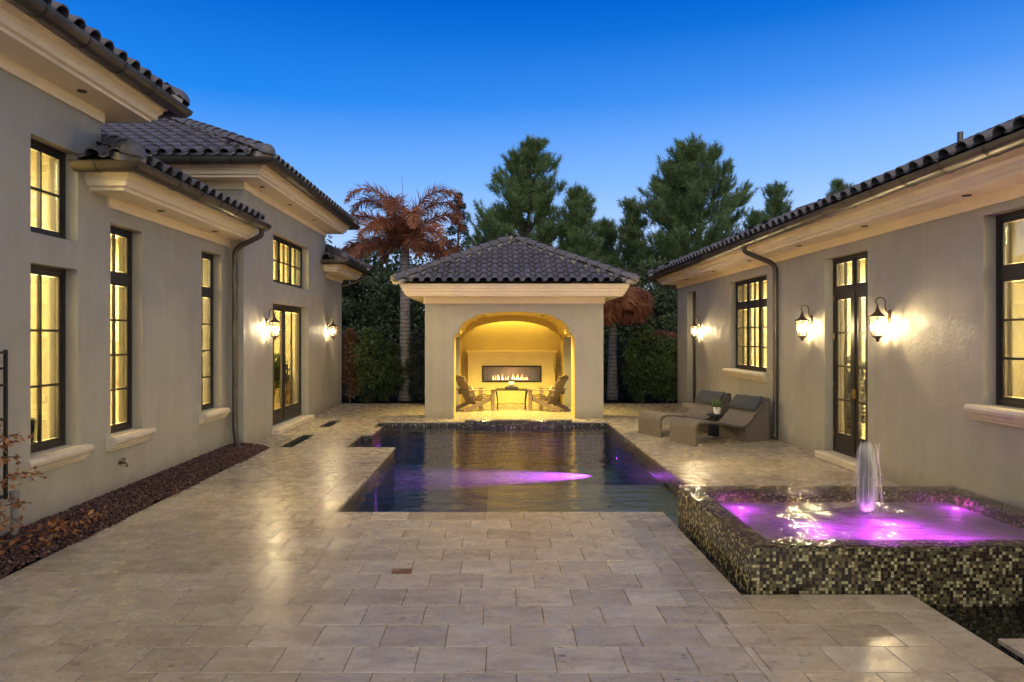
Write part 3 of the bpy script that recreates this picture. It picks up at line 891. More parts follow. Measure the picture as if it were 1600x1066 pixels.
def room(parent, x0, x1, y0, y1, z1, e, side, col=(1.0, .83, .39)):
    """open-fronted lit room; side = +1 opens to +X"""
    m = MB()
    z0 = .08
    m.quad((x0, y1, z0), (x1, y1, z0), (x1, y1, z1), (x0, y1, z1)); m.quad((x0, y0, z0), (x0, y0, z1), (x1, y0, z1), (x1, y0, z0))
    xb = x0 if side > 0 else x1
    m.quad((xb, y0, z0), (xb, y1, z0), (xb, y1, z1), (xb, y0, z1)); m.quad((x0, y0, z1), (x0, y1, z1), (x1, y1, z1), (x1, y0, z1))
    m.build('interior_wall', 'interior', parent, fix=False)
    MB().quad((x0, y0, z0), (x1, y0, z0), (x1, y1, z0), (x0, y1, z0)).build('interior_floor', 'interior_floor', parent, fix=False)
    lamp('room_light', 'AREA', ((x0+x1)/2, (y0+y1)/2, z1-.06), e, col, parent, shape='RECTANGLE', size=(x1-x0)*.6, size_y=(y1-y0)*.7)
def downspout(parent, pts, r=.045):
    # round the bends
    P = [Vector(p) for p in pts]; out = [P[0]]
    for k in range(1, len(P)-1):
        a, b, c = P[k-1], P[k], P[k+1]; r0 = min(.12, (b-a).length*.45, (c-b).length*.45)
        p, q = b+(a-b).normalized()*r0, b+(c-b).normalized()*r0
        for e in range(6):
            t = e/5; out.append(p*(1-t)**2+b*2*t*(1-t)+q*t*t)
    out.append(P[-1])
    o = MB().tube(out, r, 12).build('downspout', 'gutter_metal', parent, sharp=40)
    return o
def soffit_lights(parent, pts):
    for x, y, z in pts:
        MB().lathe([(.03, -.012), (.045, -.008), (.05, .003), (.02, .003)], (x, y, z), 12).build('soffit_light', 'lantern_metal', parent, smooth=True)

# ================================================================== house on the left
H1 = empty('house', (-6.5, 9, 0), 0, 'long grey stucco house with tall narrow windows, lava rock bed and stepped tile roofs', 'house')
H1.location = (0, 0, 0)
XA, XC, XD = -4.58, -4.33, -4.40
W1u = (6.70, 7.45, 2.93, 3.90); W1l = (6.70, 7.45, .72, 2.63); W2 = (8.085, 8.805, .72, 3.25); W3 = (10.57, 11.33, .72, 3.25)
WD = (13.16, 15.64, .03, 2.56); WU = (13.2, 15.66, 2.96, 3.93)
m = MB(); wallx(m, XA, 1, 1.0, 7.89, -.1, 4.6, [W1u, W1l])
wallx(m, XA, 1, 7.89, 11.65, -.1, 3.7, [W2, W3]); m.build('wall', 'stucco', H1)
m = MB(); wallx(m, XC, 1, 11.65, 17.17, -.1, 4.7, [WD, WU]); m.box(-9.5, XC-.3, 11.65, 11.95, -.1, 4.7); m.box(-9.5, XC-.3, 16.87, 17.17, -.1, 4.7); m.build('wall', 'stucco', H1)
m = MB(); wallx(m, XD, 1, 17.17, 19.3, -.1, 3.7, []); m.box(-9.5, XD-.3, 19.0, 19.3, -.1, 3.7); m.build('wall', 'stucco', H1)
MB().box(-9.5, XA-.3, 7.6, 7.89, 3.2, 4.7).build('wall', 'stucco', H1)
MB().box(-9.5, -9.2, .9, 19.3, -.1, 3.7).build('wall', 'stucco', H1)
eave(H1, [(XA, .0), (XA, 7.89), (-9.5, 7.89)], 4.37)
eave(H1, [(-4.585, 8.05), (XA, 8.05), (XA, 11.64)], 3.42)
eave(H1, [(-9.5, 11.65), (XC, 11.65), (XC, 17.17), (-9.5, 17.17)], 4.41)
eave(H1, [(-4.41, 17.45), (XD, 17.45), (XD, 19.3), (-9.5, 19.3)], 3.41)
roof = MB().box(-5.5, -5.2, 2, 3, 4.75, 4.85).build('roof', 'dark_box', H1)
ev = .62
q = []
q += slope(roof, (XA+ev, 0, 4.37+.405), (0, 1), (-1, 0), .45, 7.89+ev, 3.5, False, True, 2, lambda p: p.y > 4.5)
q += slope(roof, (XA+ev, 7.89+ev, 4.37+.405), (-1, 0), (0, -1), .45, 4.5, 1.5, True, False, 0)
q += slope(roof, (XA+ev, 8.05-ev, 3.42+.405), (0, 1), (-1, 0), .45, 11.62-8.05+ev, 1.6, True, False, 4)
q += slope(roof, (XA-.1, 8.05-ev, 3.42+.405), (1, 0), (0, 1), .45, ev+.1, .6, False, True, 3)
q += slope(roof, (XC+ev, 11.65-ev, 4.41+.405), (0, 1), (-1, 0), .5, 17.17-11.65+2*ev, 3.3, True, True, 2)
q += slope(roof, (-10.2, 11.65-ev, 4.41+.405), (1, 0), (0, 1), .5, 10.2+XC+ev, 3.4, False, True, 99, lambda p: p.x > -8.6)
q += slope(roof, (XD+ev, 17.45-ev, 3.41+.405), (0, 1), (-1, 0), .45, 19.3-17.45+2*ev, 1.5, True, True, 3)
q += slope(roof, (XD-.1, 17.45-ev, 3.41+.405), (1, 0), (0, 1), .45, ev+.1, .6, False, True, 3)
decks(roof, q)
hip(roof, (XA+ev, 7.89+ev, 4.37+.405), (-1, -1), .45, 2.5)
hip(roof, (XA+ev, 8.05-ev, 3.42+.405), (-1, 1), .45, .62)
hip(roof, (XC+ev, 11.65-ev, 4.41+.405), (-1, 1), .5, 3.4)
hip(roof, (XC+ev, 17.17+ev, 4.41+.405), (-1, -1), .5, 3.2)
hip(roof, (XD+ev, 17.45-ev, 3.41+.405), (-1, 1), .45, .6)
hip(roof, (XD+ev, 19.3+ev, 3.41+.405), (-1, -1), .45, 1.4)
# pale fascia strip that shows above the gutter on the return, and bent metal diverters
MB().box(-9.4, XC+.50, 11.65-.535, 11.65-.50, 4.755, 4.90).build('fascia', 'flashing', H1)
MB().box(-4.62, XA+.50, 8.05-.535, 8.05-.51, 3.765, 3.86).build('fascia', 'flashing', H1)
for ya, yb in ((8.62, 9.35), (11.2, 11.66)):
    MB().prism([(XA+.535, 3.80), (XA+.52, 3.80), (XA+.50, 3.985), (XA+.30, 4.075), (XA+.30, 4.09), (XA+.515, 4.0)], 'y', ya, yb, lambda u, v, a: (u, a, v)).build('flashing', 'flashing', H1)
window(H1, XA, 1, *W1u, [(1, 2, 2)])
window(H1, XA, 1, *W1l, [(1, 2, 3)])
window(H1, XA, 1, *W2, [(1, 2, 4)], 2.62)
window(H1, XA, 1, *W3, [(1, 2, 4)], 2.62)
window(H1, XC, 1, *WU, [(1/3, 2, 2)]*3, recess=.15)
dl = window(H1, XC, 1, 13.16, 15.64, .105, 2.56, [(.5, 2, 1), (.5, 2, 1)], recess=.16, door=True, name='glass_door')
threshold(H1, XC, 1, 13.16, 15.64)
for yy in (14.34, 14.46):
    xx = XC-.16
    MB().tube([(xx-.015, yy, .95), (xx+.045, yy, .95), (xx+.045, yy, 1.30), (xx-.015, yy, 1.30)], .011, 8).build('door_handle', 'black_iron', dl)
for y0, y1 in ((6.52, 7.55), (7.98, 8.92), (10.47, 11.40)): sill(H1, XA, 1, y0, y1, .715)
room(H1, -8.4, XA-.3, 3.0, 7.58, 4.15, 1193, 1)
room(H1, -8.4, XA-.3, 7.9, 11.6, 3.55, 1193, 1)
room(H1, -8.8, XC-.3, 11.97, 16.85, 4.3, 1458, 1, (1.0, .82, .34))
downspout(H1, [(XA+.612, 11.50, 3.72), (XA+.612, 11.50, 3.60), (XA+.16, 11.50, 3.38), (XA+.16, 11.50, .34), (XA+.28, 11.28, .10), (XA+.36, 11.2, .05)])
downspout(H1, [(XD+.612, 19.75, 3.72), (XD+.60, 19.75, 3.58), (XD+.1, 19.6, 3.38), (XD-.2, 19.42, 3.30), (XD-.2, 19.38, .1)])
soffit_lights(H1, [(XA+.2, y, 4.37+.118) for y in (5.6, 7.2)]+[(XA+.2, y, 3.42+.118) for y in (8.9, 10.6)]+[(XC+.2, y, 4.41+.118) for y in (12.0, 13.6, 15.4)])

# ================================================================== house on the right
H2 = empty('house', (0, 0, 0), 0, 'single storey grey stucco house behind the loungers with french door and lanterns', 'house')
R1 = (5.65, 7.23, 1.18, 3.18); RD = (9.49, 10.74, .03, 3.12); R2 = (13.05, 15.12, 1.20, 3.10); R3 = (17.7, 18.5, .03, 3.09)
m = MB(); wallx(m, XR, -1, .0, 19.5, -.15, 3.55, [R1, RD, R2, R3]); m.box(XR+.3, 9.8, 19.2, 19.5, -.15, 3.55); m.box(9.5, 9.8, 0, 19.2, -.15, 3.55); m.build('wall', 'stucco', H2)
eave(H2, [(9.8, 19.5), (XR, 19.5), (XR, .0)], 3.27)
roof = MB().box(6.0, 6.3, 2, 3, 3.65, 3.75).build('roof', 'dark_box', H2)
q = slope(roof, (XR-ev, 19.5+ev, 3.27+.405), (0, -1), (1, 0), .42, 19.5+ev, 3.6, True, False, 2, lambda p: p.y > 4.6)
q += slope(roof, (9.8, 19.5+ev, 3.27+.405), (-1, 0), (0, -1), .42, 9.8-XR+ev, 3.4, False, True, 0)
decks(roof, q)
hip(roof, (XR-ev, 19.5+ev, 3.27+.405), (1, -1), .42, 3.3)
MB().tube([(6.0, 8.85, 4.1), (6.0, 8.85, 4.55)], .034, 12).build('vent_pipe', 'gutter_metal', roof, sharp=40)
window(H2, XR, -1, *R1, [(.5, 2, 3), (.5, 2, 3)], 2.56)
window(H2, XR, -1, *R2, [(1/3, 2, 3)]*3, 2.57)
d2 = window(H2, XR, -1, 9.49, 10.74, .105, 3.12, [(.5, 2, 4), (.5, 2, 4)], 2.60, door=True, name='french_door')
m = MB().box(XR+.12-.05, XR+.12, 10.05, 10.18, 1.03, 1.05); m.box(XR+.07, XR+.13, 10.045, 10.065, .98, 1.12); m.build('door_handle', 'brass', d2)
for zz in (.35, 1.1, 1.85, 2.45):
    MB().tube([(XR+.125, 10.70, zz), (XR+.125, 10.70, zz+.10)], .012, 8).build('hinge', 'brass', d2)
threshold(H2, XR, -1, 9.49, 10.74)
nd = MB().box(XR+.15, XR+.19, 17.7, 18.5, .1, 3.09).build('side_door', 'bronze', H2)
MB().box(XR+.14, XR+.149, 17.82, 18.38, 1.1, 2.9).build('door_panel', 'dark_box', nd)
MB().box(XR+.14, XR+.149, 17.82, 18.38, .3, .95).build('door_panel', 'dark_box', nd)
threshold(H2, XR, -1, 17.7, 18.5)
sill(H2, XR, -1, 5.5, 7.36, 1.175); sill(H2, XR, -1, 12.93, 15.24, 1.195)
room(H2, XR+.3, 9.2, 3.5, 8.6, 3.3, 1193, -1, (1.0, .86, .50))
room(H2, XR+.3, 9.2, 8.75, 12.2, 3.3, 1060, -1, (1.0, .86, .50))
room(H2, XR+.3, 9.2, 12.35, 16.6, 3.3, 1127, -1, (1.0, .86, .47))
downspout(H2, [(XR-.612, 12.55, 3.58), (XR-.612, 12.55, 3.46), (XR-.06, 12.5, 3.22), (XR-.06, 12.5, .06)])
downspout(H2, [(XR-.60, 19.95, 3.58), (XR-.55, 19.9, 3.46), (XR+.0, 19.58, 3.28), (XR+.3, 19.57, 3.2), (XR+.3, 19.57, .1)])
soffit_lights(H2, [(XR-.2, y, 3.27+.118) for y in (7.2, 9.2, 11.2, 13.4, 15.6, 17.8)])

# ================================================================== pavilion
PV = empty('pavilion', (0, 0, 0), 0, 'square stucco pool pavilion with arched opening, hipped tile roof and lit fireplace', 'pavilion')
PX0, PX1, PY0, PY1, CX = -1.678, 2.464, 15.84, 19.98, .393
ARCH = [(0, 2.485), (.2, 2.48), (.4, 2.468), (.6, 2.447), (.78, 2.42), (.93, 2.385), (.945, 2.335), (1.0, 2.32), (1.06, 2.305), (1.13, 2.265), (1.19, 2.215), (1.24, 2.15), (1.28, 2.075), (1.298, 2.0), (1.30, 1.975), (1.345, 1.97), (1.35, 1.94), (1.38, 1.935), (1.385, 1.90), (1.41, 1.895)]
RIB = [(0, 2.33), (.3, 2.315), (.6, 2.27), (.9, 2.19), (1.03, 2.145), (1.045, 2.09), (1.12, 2.07), (1.22, 2.02), (1.30, 1.94), (1.34, 1.86), (1.35, 1.80), (1.412, 1.79)]
def arch_block(m, prof, y0, y1, zt, xo0, xo1):
    pts = [(CX-h, z) for h, z in reversed(prof)]+[(CX+h, z) for h, z in prof[1:]]
    for y, flip in ((y0, 0), (y1, 1)):
        for (xa, za), (xb, zb) in zip(pts, pts[1:]):
            if xb-xa > 1e-5: m.quad((xa, y, za), (xb, y, zb), (xb, y, zt), (xa, y, zt))
        zs = pts[0][1]
        m.quad((xo0, y, zs), (pts[0][0], y, zs), (pts[0][0], y, zt), (xo0, y, zt)); m.quad((pts[-1][0], y, zs), (xo1, y, zs), (xo1, y, zt), (pts[-1][0], y, zt))
    for (xa, za), (xb, zb) in zip(pts, pts[1:]):
        m.quad((xa, y0, za), (xa, y1, za), (xb, y1, zb), (xb, y0, zb))
    m.quad((xo0, y0, zs), (xo0, y0, zt), (xo0, y1, zt), (xo0, y1, zs)); m.quad((xo1, y0, zs), (xo1, y1, zs), (xo1, y1, zt), (xo1, y0, zt))
    m.quad((xo0, y0, zs), (xo0, y1, zs), (pts[0][0], y1, zs), (pts[0][0], y0, zs)); m.quad((pts[-1][0], y0, zs), (pts[-1][0], y1, zs), (xo1, y1, zs), (xo1, y0, zs))
m = MB(); arch_block(m, ARCH, PY0, PY0+.42, 2.9, PX0, PX1); m.build('arch_wall', 'stucco', PV, fix=False)
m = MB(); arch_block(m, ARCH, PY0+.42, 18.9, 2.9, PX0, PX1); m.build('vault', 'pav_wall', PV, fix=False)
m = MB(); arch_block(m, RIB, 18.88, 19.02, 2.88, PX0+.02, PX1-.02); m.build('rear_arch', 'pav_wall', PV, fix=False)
for xa, xb in ((PX0, CX-1.41), (CX+1.41, PX1)):
    MB().box(xa, xb, PY0, PY0+.75, -.03, 1.894).build('pier', 'stucco', PV)
    MB().box(xa, xb, 18.45, PY1, -.03, 1.894).build('pier', 'stucco', PV)
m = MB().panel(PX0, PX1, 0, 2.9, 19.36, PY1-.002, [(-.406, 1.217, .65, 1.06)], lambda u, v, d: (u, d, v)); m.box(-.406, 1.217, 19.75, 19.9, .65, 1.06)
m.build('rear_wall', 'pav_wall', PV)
# added sheets on the inner pier faces, the lamps' yellow put into their colour
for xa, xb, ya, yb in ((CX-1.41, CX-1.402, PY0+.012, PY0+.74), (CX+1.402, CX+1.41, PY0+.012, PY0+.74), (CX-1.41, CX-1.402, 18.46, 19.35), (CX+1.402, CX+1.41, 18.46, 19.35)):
    MB().box(xa, xb, ya, yb, .0, 1.893).build('pier_lit_face', 'pav_wall', PV)
prof = [(-.02, 0), (.03, 0), (.03, .15), (.385, .15), (.385, .18), (.415, .185), (.43, .24), (.455, .255), (.47, .31), (.495, .33), (.495, .365), (.515, .37), (.515, .425), (-.02, .425)]
MB().sweep([(PX0, PY0), (PX1, PY0), (PX1, PY1), (PX0, PY1)], [(o, z+2.666) for o, z in prof], True).build('cornice', 'trim', PV)
roof = MB().box(CX-.1, CX+.1, PY0+1.9, PY0+2.1, 3.2, 3.4).build('roof', 'dark_box', PV)
ez, eo = 3.11, .60
L = PX1-PX0+2*eo; run = L/2
q = slope(roof, (PX0-eo, PY0-eo, ez), (1, 0), (0, 1), .49, L, run, True, True, 99)
q += slope(roof, (PX1+eo, PY0-eo, ez), (0, 1), (-1, 0), .49, L, run, True, True, 0)
q += slope(roof, (PX1+eo, PY1+eo, ez), (-1, 0), (0, -1), .49, L, run, True, True, 0)
q += slope(roof, (PX0-eo, PY1+eo, ez), (0, -1), (1, 0), .49, L, run, True, True, 0)
decks(roof, q)
for (x, y, dx, dy) in ((PX0-eo, PY0-eo, 1, 1), (PX1+eo, PY0-eo, -1, 1), (PX1+eo, PY1+eo, -1, -1), (PX0-eo, PY1+eo, 1, -1)):
    hip(roof, (x, y, ez), (dx, dy), .49, run-.05)
MB().lathe([(.17, -.06), (.15, .06), (.09, .13), (.001, .15)], (CX, PY0-eo+run, ez+run*.49), 10).build('peak_cap', 'mortar', roof, smooth=True)
# fireplace
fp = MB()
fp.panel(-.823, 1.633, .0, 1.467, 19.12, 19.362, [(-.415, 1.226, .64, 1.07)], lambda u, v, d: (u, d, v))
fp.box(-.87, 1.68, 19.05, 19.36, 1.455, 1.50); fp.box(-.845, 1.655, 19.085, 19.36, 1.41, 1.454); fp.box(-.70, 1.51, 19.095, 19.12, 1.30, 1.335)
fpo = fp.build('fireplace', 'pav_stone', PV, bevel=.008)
m = MB().panel(-.43, 1.241, .625, 1.085, 19.10, 19.135, [(-.385, 1.196, .668, 1.042)], lambda u, v, d: (u, d, v)); m.build('firebox_frame', 'black_iron', fpo)
m = MB().box(-.405, 1.216, 19.70, 19.74, .65, 1.06).box(-.405, -.39, 19.24, 19.70, .651, 1.059).box(1.20, 1.215, 19.24, 19.70, .651, 1.059).box(-.389, 1.199, 19.24, 19.70, .651, .67).box(-.389, 1.199, 19.24, 19.70, 1.045, 1.059)
m.build('firebox', 'fire_liner', fpo)
rr = random.Random(11)
for k in range(17):
    x = -.12+k*.061+rr.uniform(-.012, .012)
    if 7 <= k <= 8 and rr.random() < .7: continue
    h = rr.uniform(.07, .17); r = rr.uniform(.012, .02); ln = rr.uniform(-.03, .05)
    for nm, mt, s in (('flame', 'flame', 1.0), ('flame_core', 'flame_core', .62)):
        m = MB(); m.tube([(x, 19.44-.02*(s < 1), .672), (x+.2*ln, 19.44-.02*(s < 1), .672+h*.25*s), (x+.6*ln, 19.44-.02*(s < 1), .672+h*.62*s), (x+ln, 19.44-.02*(s < 1), .672+h*s)], [r*.7*s, r*s, r*.6*s, .001], 7)
        m.build('flame', mt, fpo, smooth=True)
lamp('fire_glow', 'POINT', (.4, 19.3, .85), 2, (1, .5, .18), PV, shadow_soft_size=.1)
# hidden cove light behind the rear arch, and two recessed lamps in the vault
lamp('cove_light', 'AREA', (CX, 19.19, 2.5), 16, (1.0, .75, .19), PV, shape='RECTANGLE', size=2.3, size_y=.22, rot=(R(8), 0, 0))
for dx, yy in ((-.75, 17.0), (.75, 17.0)):
    zz = 2.425
    MB().lathe([(.055, -.006), (.062, -.004), (.062, .02), (.0, .02)], (CX+dx, yy, zz-.01), 14).build('can_light', 'lantern_metal', PV, smooth=True)
    lamp('can_lamp', 'SPOT', (CX+dx, yy, zz-.03), 480, (1.0, .77, .21), PV, spot_size=R(125), spot_blend=.7, shadow_soft_size=.05)

# ------------------------------------------------------------------ lava rock bed
tag(MB().quad((XA, 0, -.02), (-3.89, 0, -.02), (-3.89, 11.72, -.02), (XA, 11.72, -.02)).build('rock_bed', 'soil', fix=False), kind='structure')
N = 15000
oct_v = np.array([(1,0,0),(-1,0,0),(0,1,0),(0,-1,0),(0,0,1),(0,0,-1)], float)
oct_f = np.array([(0,2,4),(2,1,4),(1,3,4),(3,0,4),(2,0,5),(1,2,5),(3,1,5),(0,3,5)])
px = rng.uniform(XA+.01, -3.85, N); py = 4.2+(11.66-4.2)*rng.random(N)**.9
mound = .055*np.sin(np.clip((px-XA)/(.69), 0, 1)*PI)**.7+.035*np.clip(1-(px-XA)/.5, 0, 1)
keep = px < -3.875+.02*np.sin(py*3.1)+.015*np.sin(py*11)
px, py, mound = px[keep], py[keep], mound[keep]; N = len(px)
sz = rng.uniform(.008, .021, N)
V = oct_v[None]*(1+rng.uniform(-.35, .35, (N, 6, 1)))*sz[:, None, None]*np.array([1, 1, .75])
V = V + rng.normal(0, .18, (N, 6, 3))*sz[:, None, None]
an = rng.uniform(0, 2*PI, N); ca, sa = np.cos(an)[:, None], np.sin(an)[:, None]
V = np.stack([V[..., 0]*ca-V[..., 1]*sa, V[..., 0]*sa+V[..., 1]*ca, V[..., 2]], -1)
V += np.stack([px, py, mound+rng.uniform(-.012, .022, N)], -1)[:, None]
F = (oct_f[None]+6*np.arange(N)[:, None, None]).reshape(-1, 3)
tag(link('lava_rock', arr_mesh('lava_rock', V.reshape(-1, 3), F, 'lava_rock', np.repeat(rng.random(N), 8))), 'dark red lava rock gravel heaped in the bed along the wall', 'gravel', kind='stuff')

# ------------------------------------------------------------------ wall lanterns
def lantern(xw, n, y, label, e=9):
    z = 2.20; co = .165
    root = empty('wall_lantern', (xw, y, z), 0 if n > 0 else PI, label, 'lantern', 'wall lanterns')
    def lat(nm, pr, mat, c=(co, 0, 0), k=6, sm=False): return MB().lathe(pr, c, k).build(nm, mat, root, smooth=sm)
    MB().box(-.002, .014, -.032, .032, -.13, .05).build('backplate', 'lantern_metal', root, bevel=.006)
    sc = [(.012, 0, .0), (.05, 0, .035), (.065, 0, .10), (.06, 0, .16), (.09, 0, .205), (.135, 0, .215), (.175, 0, .195), (.19, 0, .16), (.18, 0, .135), (co, 0, .12)]
    MB().tube(sc, .0075, 8).build('scroll_arm', 'lantern_metal', root, smooth=True)
    MB().tube([(.012, 0, -.02), (.035, 0, -.06), (.03, 0, -.11), (.014, 0, -.125)], .006, 7).build('lower_scroll', 'lantern_metal', root, smooth=True)
    lat('roof', [(.126, -.042), (.130, -.036), (.085, -.016), (.038, .022), (.022, .065), (.013, .09), (.018, .102), (.006, .118)], 'lantern_metal')
    top, bot, rt, rb = -.042, -.295, .118, .070
    for k in range(6):
        a0, a1 = 2*PI*k/6, 2*PI*(k+1)/6
        p = lambda a, r, zz: (co+r*math.cos(a), r*math.sin(a), zz)
        MB().bar(p(a0, rt, top), p(a0, rb, bot), .0075).build('corner_bar', 'lantern_metal', root)
        MB().quad(p(a0, rt-.004, top), p(a1, rt-.004, top), p(a1, rb-.004, bot), p(a0, rb-.004, bot)).build('glass_pane', 'lantern_glass', root, fix=False)
        # crossed glazing scrolls in the upper half
        am = (a0+a1)/2; rm = rt-.018
        MB().bar(p(a0, rt, top-.01), p(am, rm*.93, top-.075), .005).bar(p(a1, rt, top-.01), p(am, rm*.93, top-.075), .005).build('glazing_scroll', 'lantern_metal', root)
    lat('base', [(.078, bot+.006), (.078, bot-.008), (.045, bot-.02), (.02, bot-.045), (.028, bot-.058), (.012, bot-.072), (.001, bot-.078)], 'lantern_metal')
    for k in range(3):
        th = 2*PI*k/3+.4; c = (co+.028*math.cos(th), .028*math.sin(th), 0)
        lat('candle', [(.009, bot), (.009, bot+.085)], 'white_pot', c, 8)
        lat('bulb', [(.006, bot+.085), (.017, bot+.11), (.014, bot+.145), (.001, bot+.18)], 'bulb', c, 8, True)
    lamp('lantern_lamp', 'POINT', (co, 0, -.15), e, (1.0, .74, .38), root, shadow_soft_size=.012)
lantern(XR, -1, 8.95, 'wall lantern beside the french door, on the side nearer the mosaic fountain', 40)
lantern(XR, -1, 11.16, 'wall lantern between the french door and the tall downspout', 38)
lantern(XR, -1, 17.28, 'small distant wall lantern beside the narrow dark side door', 34)
lantern(XC, 1, 12.78, 'wall lantern beside the wide glass door, past the lava rock bed', 38)
lantern(XD, 1, 17.62, 'far wall lantern on the low end wall beyond the glass door', 30)

# ------------------------------------------------------------------ furniture in the pavilion
def prism_y(m, poly, y0, y1): return m.prism(poly, 'y', y0, y1, lambda u, v, a: (u, a, v))
def adirondack(loc, rz, label):
    r = empty('adirondack_chair', loc, rz, label, 'chair', 'wooden chairs by the fire')
    for s in (-1, 1):
        m = MB(); a, b = s*.262, s*.29
        prism_y(m, [(-.46, 0), (-.36, 0), (.40, .27), (.40, .37), (.33, .37), (-.42, .075)], min(a, b), max(a, b)); m.build('stringer', 'teak', r, bevel=.004)
        a, b = s*.292, s*.322
        MB().box(.33, .43, min(a, b), max(a, b), 0, .53).build('front_leg', 'teak', r, bevel=.004)
        a, b = s*.25, s*.37
        prism_y(MB(), [(-.34, .532), (.47, .532), (.47, .556), (-.34, .556)], min(a, b), max(a, b)).build('armrest', 'teak', r, bevel=.005)
        prism_y(MB(), [(-.30, .40), (-.22, .40), (-.14, .53), (-.30, .53)], min(s*.292, s*.318), max(s*.292, s*.318)).build('arm_bracket', 'teak', r)
    for k in range(6):
        t = k/5; x = .36-.42*t; z = .372-.165*t
        m = MB().bar((x, -.26, z+.012), (x, .26, z+.012), .072, .02, up=(.37, 0, .93)); m.build('seat_slat', 'teak', r, bevel=.003)
    d = Vector((-.40, 0, .80)).normalized()
    for k in range(4):
        y = -.21+k*.14
        top = .84 if k in (1, 2) else .81
        p = Vector((-.07, y, .17)); q_ = p+d*top
        MB().bar(p, q_, .132, .022, up=(.8, 0, .4)).build('back_slat', 'teak', r, bevel=.004)
    for t, w in ((.38, .62), (.72, .54)):
        p = Vector((-.07, 0, .17))+d*t+Vector((-.025, 0, -.012))
        MB().bar((p.x, -w/2, p.z), (p.x, w/2, p.z), .03, .07, up=tuple(d)).build('back_rail', 'teak', r)
    c = Vector((-.07, 0, .17))+d*.30+Vector((.09, 0, .045))
    m = MB(); nU = 10
    for i in range(nU+1):
        for j in range(nU+1):
            u, v = i/nU*2-1, j/nU*2-1
            th = .065*(max(0, 1-u**4)*max(0, 1-v**4))**.5
            for sg in (1, -1):
                pass
            m.v.append(tuple(c+Vector((0, u*.21*(1-.05*v*v), 0))+d*(v*.19*(1-.05*u*u))+Vector((.8, 0, .4)).normalized()*th))
    for i in range(nU+1):
        for j in range(nU+1):
            u, v = i/nU*2-1, j/nU*2-1
            th = -.05*(max(0, 1-u**4)*max(0, 1-v**4))**.5
            m.v.append(tuple(c+Vector((0, u*.21*(1-.05*v*v), 0))+d*(v*.19*(1-.05*u*u))+Vector((.8, 0, .4)).normalized()*th))
    for s in (0, (nU+1)**2):
        for i in range(nU):
            for j in range(nU):
                a = s+i*(nU+1)+j; m.f.append((a, a+1, a+nU+2, a+nU+1))
    cu = m.build('cushion', 'cushion', smooth=True)
    cu.location = loc; cu.rotation_euler = (0, 0, rz)
    return r, cu
_, cu = adirondack((-.60, 17.58, 0), R(31), 'brown slatted wooden chair angled to the fire, by the pier on the palm side')
tag(cu, 'pale cushion leaning in the wooden chair nearer the tall palm', 'cushion')
_, cu = adirondack((1.33, 17.58, 0), R(149), 'brown slatted wooden chair angled to the fire, by the pier on the lounger side')
tag(cu, 'pale cushion leaning in the wooden chair nearer the loungers', 'cushion')
tb = empty('side_table', (.37, 17.85, 0), 0, 'small black metal table with glass top between the two wooden chairs', 'table')
MB().panel(-.46, .46, -.26, .26, .505, .525, [(-.435, .435, -.235, .235)], lambda u, v, d: (u, v, d)).build('table_rim', 'black_iron', tb)
MB().box(-.434, .434, -.234, .234, .510, .520).build('glass_top', 'glass', tb)
for sx in (-1, 1):
    for sy in (-1, 1):
        MB().tube([(sx*.41, sy*.21, .506), (sx*.385, sy*.20, .40), (sx*.36, sy*.19, .2), (sx*.37, sy*.195, 0)], [.016, .015, .011, .013], 7).build('leg', 'black_iron', tb)
    MB().tube([(sx*.364, -.19, .17), (sx*.364, 0, .15), (sx*.364, .19, .17)], .008, 6).build('stretcher', 'black_iron', tb)
MB().tube([(-.364, 0, .15), (-.2, 0, .135), (0, 0, .16), (.2, 0, .135), (.364, 0, .15)], .008, 6).build('stretcher', 'black_iron', tb)
tag(MB().box(.20, .54, 17.72, 17.96, .526, .585).box(.22, .52, 17.74, 17.94, .585, .592).build('tray_box', 'dark_box', bevel=.004), 'flat dark box on the small glass table', 'box')
vs_ = tag(MB().lathe([(.04, 0), (.075, .03), (.088, .07), (.075, .115), (.05, .135), (.05, .14)], (.37, 17.84, .5925), 18).build('candle_bowl', 'white_pot', smooth=True), 'round pale bowl on the flat dark box on the glass table', 'bowl')
MB().tube([(.33, 17.84, .735), (.35, 17.80, .765), (.40, 17.80, .77), (.42, 17.84, .75), (.385, 17.86, .74)], .014, 7).build('dark_ornament', 'black_iron', vs_, smooth=True)
tw = empty('floor_vase', (1.62, 18.75, 0), 0, 'floor vase with thin bare twigs behind the wooden chair, beside the fireplace', 'vase')
MB().lathe([(.07, 0), (.10, .12), (.105, .3), (.06, .5), (.045, .56), (.055, .60)], n=16).build('vase', 'dark_box', tw, smooth=True)
rr = random.Random(5)
for k in range(7):
    a = rr.uniform(0, 2*PI); s = rr.uniform(.05, .16)
    MB().tube([(0, 0, .45), (.3*s*math.cos(a), .3*s*math.sin(a), .8), (s*math.cos(a), s*math.sin(a), rr.uniform(1.1, 1.4))], [.005, .004, .002], 5).build('twig', 'bark', tw)

